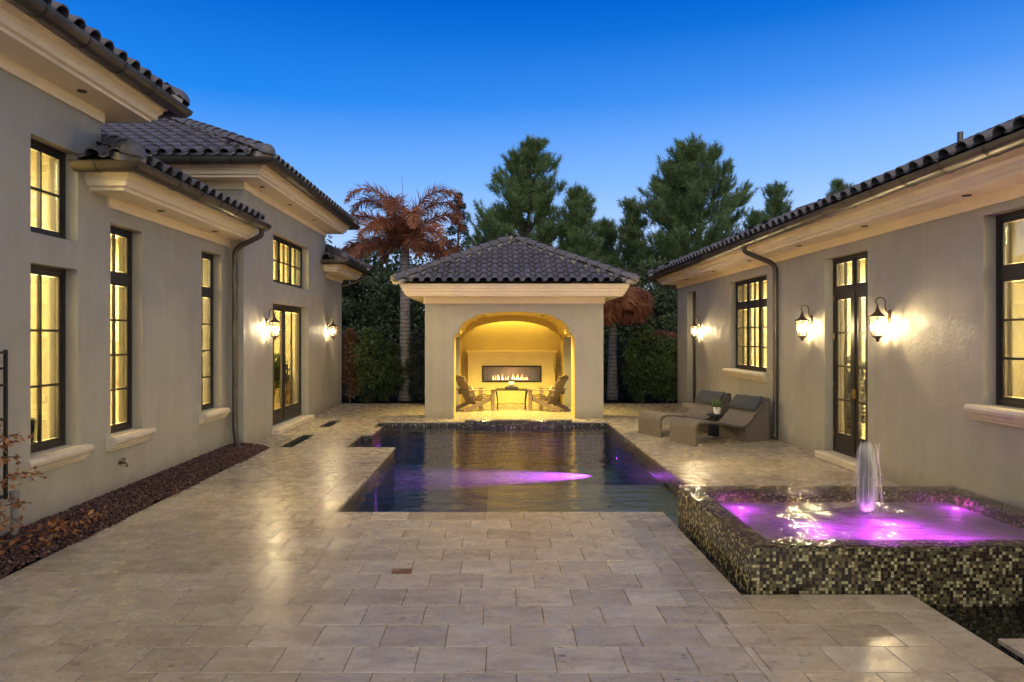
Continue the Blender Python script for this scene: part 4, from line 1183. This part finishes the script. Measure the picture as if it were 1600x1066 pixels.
# ------------------------------------------------------------------ loungers
def offset_poly(pts, d):
    out = []
    for k, p in enumerate(pts):
        a = Vector(pts[max(0, k-1)]); b = Vector(pts[min(len(pts)-1, k+1)]); t_ = (b-a).normalized()
        out.append((p[0]+t_.y*d, p[1]-t_.x*d))
    return out
def smooth_curve(pts, n=4):
    out = []
    for k in range(len(pts)-1):
        p0, p1, p2, p3 = [Vector(pts[min(max(q, 0), len(pts)-1)]) for q in (k-1, k, k+1, k+2)]
        for e in range(n):
            t_ = e/n
            out.append(tuple(.5*((2*p1)+(p2-p0)*t_+(2*p0-5*p1+4*p2-p3)*t_*t_+(3*p1-p0-3*p2+p3)*t_**3)))
    out.append(pts[-1]); return out
def lounger(loc, rz, label):
    r = empty('sun_lounger', loc, rz, label, 'lounger', 'wicker loungers by the house')
    pr = [(0, 0), (0, .15), (.0, .30), (.025, .375), (.09, .415), (.2, .42), (.5, .395), (.8, .335), (1.0, .295), (1.10, .30), (1.22, .36), (1.42, .555), (1.60, .745), (1.655, .785), (1.70, .765), (1.72, .69), (1.72, .35), (1.72, 0)]
    sm = smooth_curve(pr, 3); inn = offset_poly(sm, .036)
    m = MB(); n = len(sm); W = .70
    for y in (0, W):
        m.v += [(x, y, z) for x, z in sm]; m.v += [(x, y, max(z, 0)) for x, z in inn]
    for k in range(n-1):
        m.f += [(k, k+1, 2*n+k+1, 2*n+k), (n+k, 3*n+k, 3*n+k+1, n+k+1), (k, n+k, n+k+1, k+1), (2*n+k, 2*n+k+1, 3*n+k+1, 3*n+k)]
    m.f += [(0, 2*n, 3*n, n), (n-1, 2*n-1, 4*n-1, 3*n-1)]
    m.build('woven_shell', 'wicker', r, sharp=40)
    prism_y(MB(), [(1.14, .005), (1.705, .005), (1.69, .72), (1.60, .71), (1.42, .515), (1.22, .325), (1.14, .27)], .012, W-.012).build('head_base', 'wicker', r)
    d = Vector((.68, 0, .73)).normalized(); up = Vector((-.73, 0, .68)); c = Vector((1.50, W/2, .645))+up*.055
    m = MB(); nu, nv = 14, 8
    for sg, th0 in ((1, .055), (-1, .045)):
        for i in range(nu+1):
            for j in range(nv+1):
                u, v = i/nu*2-1, j/nv*2-1
                th = th0*(max(0, 1-u**8)*max(0, 1-v**6))**.4
                m.v.append(tuple(c+Vector((0, u*.335, 0))+d*(v*.16)+up*(th*sg)))
    for s in (0, (nu+1)*(nv+1)):
        for i in range(nu):
            for j in range(nv):
                a = s+i*(nv+1)+j; m.f.append((a, a+1, a+nv+2, a+nv+1))
    m.build('head_pillow', 'dark_fabric', r, smooth=True)
    for y in (.15, .55):
        p = c+up*-.03+d*.15; MB().bar(p+Vector((0, y-.35, 0)), Vector((1.66, y, .80)), .03, .006).build('pillow_strap', 'dark_fabric', r)
ang = math.atan2(.407, .914)
lounger((3.42, 11.78, 0), ang, 'wicker chaise lounger with grey head pillow, its head right against the tall downspout')
lounger((3.07, 12.83, 0), ang, 'wicker chaise lounger with grey head pillow, the one nearer the dark hedge')
st_ = empty('drum_table', (4.22, 13.12, 0), 0, 'small black drum side table between the two wicker loungers', 'table')
MB().lathe([(.16, 0), (.168, .01), (.168, .20), (.15, .215), (.03, .22), (.03, .37), (.15, .375), (.19, .38), (.19, .405), (.18, .41)], n=24).build('drum', 'black_iron', st_, sharp=40)
MB().lathe([(.178, .4102), (.178, .414)], n=24).build('table_top', 'dark_box', st_)
pot = empty('potted_plant', (4.22, 13.10, .415), 0, 'small leafy plant in a white pot on the black drum table', 'plant')
MB().lathe([(.05, 0), (.062, .01), (.075, .13), (.07, .135), (.06, .12)], n=16).build('pot', 'white_pot', pot, sharp=40)

# ------------------------------------------------------------------ foliage generators
def leaf_cloud(centres, radii, per, size, rs, flat=.0, aspect=.5):
    """triangulated diamond leaves scattered on clump shells"""
    c = np.repeat(centres, per, 0); r = np.repeat(radii, per)
    d = rs.normal(size=c.shape); d /= np.linalg.norm(d, axis=1, keepdims=True)
    p = c+d*(r*rs.uniform(.35, 1.0, len(r))**.6)[:, None]*np.array([1, 1, .8])
    L = size*rs.uniform(.6, 1.3, len(r))
    a = d+rs.normal(0, .7, d.shape); a[:, 2] += flat; a /= np.linalg.norm(a, axis=1, keepdims=True)
    b = np.cross(a, rs.normal(size=d.shape)); b /= np.linalg.norm(b, axis=1, keepdims=True)
    q0 = p; q1 = p+a*(L*.5)[:, None]+b*(L*aspect*.5)[:, None]; q2 = p+a*L[:, None]; q3 = p+a*(L*.5)[:, None]-b*(L*aspect*.5)[:, None]
    V = np.stack([q0, q1, q2, q3], 1).reshape(-1, 3); F = np.arange(len(V)).reshape(-1, 4)
    return V, F
def shrub(name, loc, rx, ry, h, mat, label, group, seed, dens=1.0, size=.10, cat='shrub', z0=.0, n_cl=None, aspect=.5):
    rs = np.random.default_rng(seed)
    root = empty(name, loc, 0, label, cat, group)
    n = n_cl or int(70*dens)
    u = rs.normal(size=(n, 3)); u /= np.linalg.norm(u, axis=1, keepdims=True); u *= rs.random((n, 1))**.4
    cen = np.stack([u[:, 0]*rx, u[:, 1]*ry, z0+(h-z0)*(.5+.48*u[:, 2])], 1)
    w = 1-.25*np.abs(u[:, 2]); cen[:, :2] *= w[:, None]
    rad = rs.uniform(.12, .24, n)*(.6+.4*min(rx, 1))*1.1
    V, F = leaf_cloud(cen, rad, int(95*dens), size, rs, .35, aspect)
    V[:, 2] = np.maximum(V[:, 2], .01)
    link('foliage', arr_mesh('foliage', V, F, mat, np.clip(np.repeat(rs.random(n), int(95*dens))*.6+rs.random(len(F))*.4, 0, 1)), root)
    m = MB()
    for k in range(5):
        a = rs.uniform(0, 2*PI); m.tube([(0, 0, -.05), (.25*rx*math.cos(a), .25*ry*math.sin(a), h*.35), (.5*rx*math.cos(a), .5*ry*math.sin(a), h*.7)], [.03, .022, .01], 5)
    m.build('stem', 'bark', root)
    return root
V, F = leaf_cloud(np.array([(0, 0, .17), (.02, .02, .20), (-.03, 0, .18)]), np.array([.085, .075, .075]), 130, .045, np.random.default_rng(4), .3)
link('foliage', arr_mesh('foliage', V, F, 'hedge_leaf', np.random.default_rng(4).random(len(F))*.5+.5), pot)

def pine(loc, h, w, base, label, seed, blunt=.6, nb=24, group='pine trees behind the pavilion', lean=0.0, dens=1.0):
    rs = np.random.default_rng(seed); root = empty('pine_tree', loc, 0, label, 'tree', group)
    tr = [(0, 0, -.3)]+[(lean*k/8*h*.05+rs.normal(0, .05), rs.normal(0, .05), h*k/8) for k in range(1, 9)]
    MB().tube(tr, [.018*h*(1-.93*k/8)+.012 for k in range(9)], 8).build('trunk', 'bark', root)
    T, D, limbs = [], [], MB()
    z = base
    while z < h*.97:
        t_ = (z-base)/(h-base)
        prof = (1-t_)**blunt*min(1, .50+t_*2.2)
        for k in range(rs.integers(4, 7)):
            a = rs.uniform(0, 2*PI); Lb = max(.35, w/2*prof*rs.uniform(.45, 1.15))
            el = R(rs.uniform(8, 30)+18*t_)
            o = np.array([lean*.05*z, 0, z]); pts = []
            for e in range(5):
                f = e/4; rr_ = Lb*f
                pts.append(o+np.array([rr_*math.cos(a)*math.cos(el), rr_*math.sin(a)*math.cos(el), rr_*math.sin(el)+.16*Lb*f*f-.05*Lb*f]))
            limbs.tube([tuple(p) for p in pts], [.035*(1-t_*.6)*(1-.8*e/4)+.006 for e in range(5)], 4, cap=False)
            nt = int((4+Lb*5.0)*dens)
            for e in range(nt):
                f = rs.uniform(.28, 1.0)**.75; i = min(3, int(f*4)); g_ = f*4-i
                p = pts[i]*(1-g_)+pts[i+1]*g_
                sd = rs.normal(0, 1, 3); sd[2] = abs(sd[2])*.5+.15; sd /= np.linalg.norm(sd)
                off = sd*rs.uniform(.1, .30+.22*Lb*(1-f)+.10)
                dr = (pts[i+1]-pts[i]); dr /= np.linalg.norm(dr)
                T.append(p+off); D.append(dr*.55+sd*.35+np.array([0, 0, .65]))
            T.append(pts[-1]); D.append(pts[-1]-pts[-2]+np.array([0, 0, .3]))
        z += (h-base)/nb*rs.uniform(.75, 1.25)
    for k in range(6):
        T.append(np.array([lean*.05*h, 0, h-.1*k])); D.append(np.array([rs.normal(0, .25), rs.normal(0, .25), 1]))
    limbs.build('limbs', 'bark', root, fix=False)
    T = np.array(T); D = np.array(D); D /= np.linalg.norm(D, axis=1, keepdims=True)
    per = 48; n = len(T)
    c = np.repeat(T, per, 0); d = np.repeat(D, per, 0)
    s = rs.uniform(-.26, .22, (len(c), 1)); c = c+d*s
    q_ = d*.55+rs.normal(0, .50, c.shape); q_ /= np.linalg.norm(q_, axis=1, keepdims=True)
    L = rs.uniform(.20, .38, (len(c), 1)); b = np.cross(q_, rs.normal(size=c.shape)); b /= np.linalg.norm(b, axis=1, keepdims=True)
    V = np.stack([c+b*.014, c-b*.014, c+q_*L], 1).reshape(-1, 3); F = np.arange(len(V)).reshape(-1, 3)
    col = np.clip(np.repeat(rs.random(n)*.65, per)+rs.random(len(c))*.35, 0, 1)
    link('crown', arr_mesh('crown', V, F, 'pine_needle', col), root)
def P(px_, Y): return ((px_-777)*Y/1067, Y, -.05)
def top(py_, Y): return 1.9+(526-py_)*Y/1067
pine(P(826, 38), top(222, 38), 9.2, 2.2, 'tallest pointed pine, rising straight behind the pavilion roof peak', 21, .66, 30, dens=1.25)
pine(P(1090, 38), top(238, 38), 9.2, 2.4, 'broad rounded pine with two crowns above the house roof corner', 22, .48, 28, dens=1.15)
pine(P(1052, 39), top(262, 39), 5.6, 3.0, 'pine crowded against the broad rounded pine on its pavilion side', 23, .5, 22)
pine(P(905, 37), top(300, 37), 4.0, 2.4, 'slender pine at the flank of the tallest pine, lounger side', 24, .6, 22)
pine(P(768, 40), top(330, 40), 4.2, 2.0, 'short pine at the flank of the tallest pine, palm side', 25, .7, 18)
pine(P(985, 40), top(318, 40), 4.2, 2.4, 'thin pine standing in the gap between the two biggest pines', 26, .6, 20)
pine(P(945, 42), top(345, 42), 4.2, 1.8, 'low pine in the gap right above the pavilion eave', 30, .6, 18)
pine(P(1212, 44), top(287, 44), 3.4, 5.0, 'small pine tip showing over the long tile roof', 27, .55, 16)
pine(P(1178, 43), top(330, 43), 3.4, 4.0, 'small low pine between the broad pine and the small tip over the roof', 31, .55, 14)
pine(P(1312, 46), top(284, 46), 3.6, 7.0, 'pine tip barely showing above the long tile roof beyond the small pine', 28, .55, 12)

def cedar(loc, h, w, label, seed):
    rs = np.random.default_rng(seed); root = empty('cedar_tree', loc, 0, label, 'tree')
    MB().tube([(0, 0, -.2), (0, 0, h*.5), (0, 0, h)], [.14, .09, .015], 7).build('trunk', 'bark', root)
    cen, rad = [], []
    for k in range(120):
        t_ = rs.random()**.8; z = .6+(h-.7)*t_; rr_ = w/2*(1-t_)**.75*rs.uniform(.3, 1.05)+.04; a = rs.uniform(0, 2*PI)
        cen.append((rr_*math.cos(a), rr_*math.sin(a), z+.22*rr_)); rad.append(rs.uniform(.14, .34)*(1-.55*t_))
    V, F = leaf_cloud(np.array(cen), np.array(rad), 110, .13, rs, .5, .3)
    link('crown', arr_mesh('crown', V, F, 'cedar_leaf', np.clip(np.repeat(rs.random(120)*.6, 110)+rs.random(len(F))*.4, 0, 1)), root)
cedar(P(716, 31), top(297, 31), 3.4, 'dark pointed cedar between the tall palm and the tallest pine', 33)

def broad(loc, h, w, label, seed, mat='dark_leaf'):
    rs = np.random.default_rng(seed); root = empty('broadleaf_tree', loc, 0, label, 'tree', 'dark trees behind the fence')
    m = MB().tube([(0, 0, -.2), (.05, 0, h*.3), (.1, 0, h*.75)], [.16, .12, .04], 7)
    for k in range(6):
        a = rs.uniform(0, 2*PI); m.tube([(.05, 0, h*.3), (w*.2*math.cos(a), w*.2*math.sin(a), h*.55), (w*.4*math.cos(a), w*.4*math.sin(a), h*.75)], [.06, .04, .015], 5)
    m.build('trunk', 'bark', root)
    n = 110
    u = rs.normal(size=(n, 3)); u /= np.linalg.norm(u, axis=1, keepdims=True); u *= rs.random((n, 1))**.35
    cen = np.stack([u[:, 0]*w/2, u[:, 1]*w/2*.8, h*.5+h*.47*u[:, 2]], 1); rad = rs.uniform(.28, .6, n)
    V, F = leaf_cloud(cen, rad, 130, .17, rs, .1, .5); V[:, 2] = np.maximum(V[:, 2], .0)
    link('crown', arr_mesh('crown', V, F, mat, np.clip(np.repeat(rs.random(n)*.6, 130)+rs.random(len(F))*.4, 0, 1)), root)
for k, (px_, Y, py_, w, lab) in enumerate((
    (520, 29, 365, 4.4, 'dark leafy tree behind the house end, above the low tile roof'), (585, 27, 352, 4.2, 'dark leafy tree right behind the tall brown palm'),
    (668, 28, 395, 4.0, 'dark leafy tree between the tall palm trunk and the pavilion'), (748, 30, 372, 4.4, 'dark leafy tree just over the palm side of the pavilion roof'),
    (800, 33, 385, 4.6, 'dark leafy tree hidden mostly behind the pavilion roof peak'),
    (880, 31, 395, 4.4, 'dark leafy tree low behind the pavilion roof slope, lounger side'), (955, 29, 400, 4.2, 'dark leafy tree behind the pavilion eave corner'),
    (1020, 28, 410, 4.6, 'dark leafy tree between the pavilion and the long house'), (1100, 30, 390, 4.6, 'dark leafy tree above the far end of the long gutter'))):
    broad(P(px_, Y), top(py_, Y), w, lab, 50+k)
# farther wood that closes the horizon
rs = np.random.default_rng(90)
n = 420; X = rs.uniform(-26, 30, n); cen = np.stack([X, rs.uniform(46, 54, n), rs.uniform(.2, 6.2, n)+.8*np.sin(X*.7)], 1)
V, F = leaf_cloud(cen, rs.uniform(.7, 1.5, n), 90, .38, rs, .1, .5)
tag(link('far_wood', arr_mesh('far_wood', V, F, 'dark_leaf', rs.random(len(F)))), 'dark far wood closing the view behind the trees', 'wood', kind='stuff')

# ------------------------------------------------------------------ palms
def palm(loc, ht, label, fronds, seed, tr=.185, spear=True, lean=0):
    rs = np.random.default_rng(seed); root = empty('palm_tree', loc, 0, label, 'tree', 'dried brown palms')
    zs = [-.1, .3, .8, 1.5, 2.3, 3.1, 4.2, 5.0]; zs = [z for z in zs if z < ht-.2]+[ht]
    MB().tube([(lean*z/ht, 0, z) for z in zs], [tr*(1.18-.18*min(1, z/1.2))*(1-.28*z/ht) for z in zs], 14).build('trunk', 'palm_bark', root, smooth=True)
    for az, el0, L, droop in fronds:
        a = R(az); el = R(el0); pts = [Vector((lean, 0, ht))]; steps = 14; cur = el
        for e in range(steps):
            pts.append(pts[-1]+Vector((math.cos(a)*math.cos(cur), math.sin(a)*math.cos(cur), math.sin(cur)))*(L/steps))
            cur -= R(droop)/steps*(.15+2.1*(e/steps)**1.5); cur = max(cur, R(-86))
        fr = MB().tube(pts, [.028*(1-.85*e/steps) for e in range(steps+1)], 5, cap=False).build('frond', 'palm_stalk', root)
        Vv, Ff = [], []
        side = Vector((-math.sin(a), math.cos(a), 0))
        nl = 170
        for e in range(nl):
            f = .12+.88*e/(nl-1); i = min(steps-1, int(f*steps)); g_ = f*steps-i
            p = pts[i].lerp(pts[i+1], g_); tg = (pts[i+1]-pts[i]).normalized(); upv = side.cross(tg)
            ll = (.58*math.sin(PI*min(1, .18+f*.78))**.8)*rs.uniform(.8, 1.1)
            for s in (-1, 1):
                th_ = rs.uniform(-.95, .95); dv = (side*s*math.cos(th_)*.8+upv*math.sin(th_)*.8+tg*rs.uniform(.45, .8)).normalized()
                p1 = p+dv*ll*.45; p2 = p1+(dv+Vector((0, 0, -.45))).normalized()*ll*.55
                wv = dv.cross(Vector((rs.normal(), rs.normal(), rs.normal()))).normalized()*.014
                k0 = len(Vv); Vv += [p-wv*.5, p+wv*.5, p1+wv, p1-wv, p2]; Ff += [(k0, k0+1, k0+2), (k0, k0+2, k0+3), (k0+3, k0+2, k0+4)]
        link('leaflets', arr_mesh('leaflets', np.array([tuple(x) for x in Vv]), np.array(Ff), 'frond', np.clip(np.repeat(rs.random(len(Ff)//3), 3)*.55+rs.uniform(0, .5), 0, 1)), fr)
    if spear:
        MB().tube([(lean, 0, ht), (lean-.05, 0, ht+1.0), (lean-.10, 0, ht+2.15)], [.022, .014, .003], 5).build('spear', 'bark', root)
simple('palm_stalk', (.16, .08, .04), .8, 0, .3, 10)
fr = [(182, 79, 3.1, 190), (4, 80, 3.0, 190), (160, 70, 2.9, 185), (30, 70, 2.9, 185), (205, 46, 2.5, 160), (338, 48, 2.5, 160), (262, 66, 2.5, 190), (285, 52, 2.3, 180),
      (238, 30, 2.3, 130), (310, 26, 2.3, 130), (175, 12, 2.3, 95), (5, 8, 2.2, 95), (90, 50, 2.4, 160), (250, 40, 2.1, 150), (212, 0, 2.0, 80), (330, -4, 2.0, 80), (120, 20, 2.2, 120), (60, 15, 2.2, 120), (290, 10, 2.0, 110)]
palm(P(633, 21), 4.75, 'tall palm with drooping rust brown fronds and pale ringed trunk', fr, 61)
fr = [(a, 25+10*math.sin(k*3), 1.5, 190) for k, a in enumerate(range(0, 360, 26))]+[(a+9, -10, 1.2, 90) for a in range(0, 360, 40)]
palm(P(957, 21.3), 2.95, 'shorter palm behind the pavilion with a hanging skirt of brown fronds', fr, 62, .15, False)

# ------------------------------------------------------------------ hedge, fence
G = 'shrubs along the fence'
shrub('shrub', (P(572, 20.2)), .62, .5, 2.15, 'hedge_leaf', 'dense green shrub between the house end and the palm trunk', G, 71, 1.6)
shrub('shrub', (P(606, 20.6)), .42, .4, 1.75, 'hedge_leaf', 'small green shrub leaning against the palm trunk', G, 72, 1.1)
shrub('shrub', (P(655, 20.9)), .40, .4, 2.1, 'pale_leaf', 'bluish pale shrub between palm trunk and pavilion pier', G, 73, 1.1)
shrub('dry_shrub', (P(546, 19.9)), .22, .25, 2.3, 'dry_leaf', 'dried brown shrub at the end of the house wall', G, 74, .6, .09)
shrub('shrub', (P(1005, 20.3)), .62, .5, 2.2, 'hedge_leaf', 'dense dark shrub beside the shorter palm trunk', G, 75, 1.6)
shrub('shrub', (P(1042, 20.0)), .55, .5, 2.05, 'hedge_leaf', 'dense dark shrub at the corner of the long house', G, 76, 1.5)
shrub('shrub', (P(975, 21.6)), .45, .4, 1.7, 'pale_leaf', 'pale grey shrub behind the shorter palm trunk', G, 77, .8)
shrub('dry_hedge', (P(1040, 22.6)), 1.0, .4, 2.15, 'frond', 'reddish brown dried hedge behind the dark corner shrub', G, 78, 1.2, .10)
shrub('shrub', (P(520, 21.5)), .8, .5, 2.2, 'hedge_leaf', 'dark shrub behind the corner of the house end wall', G, 79, 1.2)
for x0, x1, lab in ((-3.7, -1.5, 'black metal picket fence section behind the tall palm'), (3.2, 4.6, 'black metal picket fence section behind the shorter palm')):
    fe = empty('fence', (x0, 21.9, 0), 0, lab, 'fence', 'metal picket fence')
    L = x1-x0
    for z in (.18, 1.02): MB().box(0, L, -.012, .012, z, z+.03).build('rail', 'black_iron', fe)
    pm = MB().box(-.009, .009, -.009, .009, -.05, 1.14).mesh('picket', 'black_iron')
    for k in range(int(L/.11)):
        o = link('picket', pm, fe); o.location = (.055+k*.11, 0, 0)
    po = MB().box(-.03, .03, -.03, .03, -.06, 1.22).lathe([(.045, 1.22), (.045, 1.24), (.001, 1.28)], n=8).mesh('post', 'black_iron', fix=True)
    for x in (0, L): link('post', po, fe).location = (x, 0, 0)

# ------------------------------------------------------------------ trellis, vine, pipe, tap
tr_ = empty('trellis', (XA+.10, 5.38, 0), 0, 'black metal wall trellis carrying a vine above the lava rock bed', 'trellis')
for y in (0, .42, .84): MB().box(-.012, .012, y-.014, y+.014, .42, 1.78).build('upright', 'black_iron', tr_)
for z in (.45, .80, 1.15, 1.46, 1.755): MB().box(-.010, .010, -.01, .85, z-.012, z+.012).build('rung', 'black_iron', tr_)
for y in (.02, .82): MB().box(-.10, -.01, y-.01, y+.01, 1.6, 1.62).build('bracket', 'black_iron', tr_)
vn = empty('vine', (XA+.16, 5.62, 0), 0, 'sparse vine with orange leaves trailing over trellis and lava rock', 'vine')
rr = random.Random(17); rs = np.random.default_rng(17); LV = []
for k, pts in enumerate((
    [(0, 0, .05), (.03, .1, .5), (.02, .2, .8), (.05, .34, 1.05), (.06, .42, 1.2)], [(.02, .12, .5), (.06, .35, .62), (.10, .6, .66), (.12, .85, .60)],
    [(.02, .0, .3), (.08, .3, .42), (.1, .55, .40), (.1, .7, .36)], [(.02, .1, .6), (.05, .3, .95), (.08, .5, 1.02), (.08, .62, .99)],
    [(0, 0, .05), (.2, .25, .14), (.3, .6, .16), (.38, 1.0, .12), (.40, 1.35, .10)], [(0, -.1, .05), (.3, .1, .12), (.42, .35, .13), (.5, .75, .10)],
    [(.02, .05, .2), (.1, .2, .26), (.12, .42, .30), (.12, .55, .2)], [(.0, .2, .8), (.05, .4, .84), (.08, .6, .80)])):
    sm = [Vector(p) for p in pts]
    MB().tube(sm, [.007-.0012*e for e in range(len(sm))], 5).build('stem', 'bark', vn)
    for e in range(len(sm)-1):
        nn = int((sm[e+1]-sm[e]).length*70)
        for q_ in range(nn):
            p = sm[e].lerp(sm[e+1], rr.random()); LV.append(tuple(p+Vector((rr.gauss(0, .025), rr.gauss(0, .025), rr.gauss(-.01, .025)))))
LV = np.array(LV)
V, F = leaf_cloud(LV, np.full(len(LV), .02), 1, .06, rs, -.3, .55)
link('leaves', arr_mesh('leaves', V, F, 'vine_leaf', rs.random(len(F))), vn)
pp = empty('utility_pipe', (XA+.14, 6.28, 0), 0, 'short capped grey pipe standing by the wall under the near window', 'pipe')
MB().tube([(0, 0, -.02), (0, 0, .42)], .032, 12).build('pipe', 'pvc', pp, sharp=40)
MB().lathe([(.04, .42), (.042, .43), (.042, .475), (.03, .485)], n=12).build('cap', 'pvc', pp, sharp=40)
hb = empty('hose_tap', (XA, 8.28, .37), 0, 'small brass hose tap on the wall below the middle window sill', 'tap')
MB().tube([(0, 0, 0), (.06, 0, 0), (.085, 0, -.015), (.09, 0, -.05)], [.013, .013, .012, .015], 8).build('spout', 'brass', hb, smooth=True)
MB().tube([(.055, 0, .01), (.055, 0, .045)], .006, 6).build('stem', 'brass', hb)
MB().lathe([(.028, .043), (.03, .048), (.028, .053)], (.055, 0, 0), 8).build('handle', 'brass', hb)
MB().lathe([(.028, 0), (.028, .006)], n=10).build('flange', 'brass', hb).rotation_euler = (0, R(90), 0)

# ------------------------------------------------------------------ things seen through the windows
def curtain(loc, h, w, label, along='y'):
    m = MB(); n = 28
    for k in range(n+1):
        s = w*k/n; d = .028*math.sin(k*1.75)+.008*math.sin(k*.6)
        p = (loc[0]+d, loc[1]+s) if along == 'y' else (loc[0]+s, loc[1]+d)
        m.v += [(p[0], p[1], loc[2]), (p[0], p[1], loc[2]+h)]
    for k in range(n): m.f.append((2*k, 2*k+2, 2*k+3, 2*k+1))
    o = m.build('curtain', 'curtain_cloth', smooth=True, fix=False)
    sd = o.modifiers.new('thickness', 'SOLIDIFY'); sd.thickness = .004
    return tag(o, label, 'curtain', 'curtains inside the windows')
curtain((XR+.36, 12.8, .12), 3.05, .42, 'pale curtain at the near side of the three-part window behind the loungers')
curtain((XR+.36, 15.0, .12), 3.05, .42, 'pale curtain at the far side of the three-part window behind the loungers')
curtain((XR+.36, 7.0, .12), 3.05, .42, 'pale curtain inside the big window above the fountain')
ch = empty('armchair', (-5.25, 6.95, .08), R(160), 'dark upholstered chair seen through the lower near window', 'chair')
MB().box(-.3, .3, -.3, .3, .22, .46).build('seat', 'dark_fabric', ch, bevel=.04)
prism_y(MB(), [(-.34, .22), (-.22, .22), (-.30, .98), (-.40, .98)], -.3, .3).build('backrest', 'dark_fabric', ch, bevel=.03)
for sx in (-1, 1):
    MB().box(-.32, .26, min(sx*.3, sx*.38), max(sx*.3, sx*.38), .22, .64).build('armrest', 'dark_fabric', ch, bevel=.03)
    for sy in (-1, 1): MB().tube([(sx*.25, sy*.27, 0), (sx*.24, sy*.26, .22)], [.014, .022], 8).build('leg', 'bark', ch)
sc_ = empty('wall_sconce', (-6.42, 11.58, 1.93), 0, 'glowing sconce seen through the middle tall window', 'lamp')
MB().lathe([(.03, -.12), (.06, -.1), (.075, .1), (.07, .12)], (0, -.09, 0), 14).build('shade', 'sconce_glow', sc_, smooth=True) if 'sconce_glow' in M else None
pc = tag(MB().box(-6.66, -6.34, 11.565, 11.59, 1.08, 1.60).build('framed_picture', 'picture', bevel=.01), 'framed picture seen through the middle tall window', 'picture')
MB().box(-6.62, -6.38, 11.558, 11.566, 1.12, 1.56).build('print', 'cushion', pc)
cb = empty('console_table', (-5.6, 16.6, .08), 0, 'dark console table seen through the wide glass door', 'table')
MB().box(-.6, .6, -.2, .2, .78, .82).build('top', 'teak', cb)
for sx in (-1, 1):
    for sy in (-1, 1): MB().box(sx*.55-.03, sx*.55+.03, sy*.16-.03, sy*.16+.03, 0, .78).build('leg', 'teak', cb)
shrub('house_plant', (-5.35, 16.2, .08), .3, .3, 1.35, 'hedge_leaf', 'dark leafy house plant seen through the wide glass door', None, 81, .35, .14, 'plant', .5)
shrub('house_plant', (6.0, 11.6, .08), .3, .3, 1.5, 'pale_leaf', 'pale leafy house plant seen through the french door', None, 82, .3, .16, 'plant', .4)
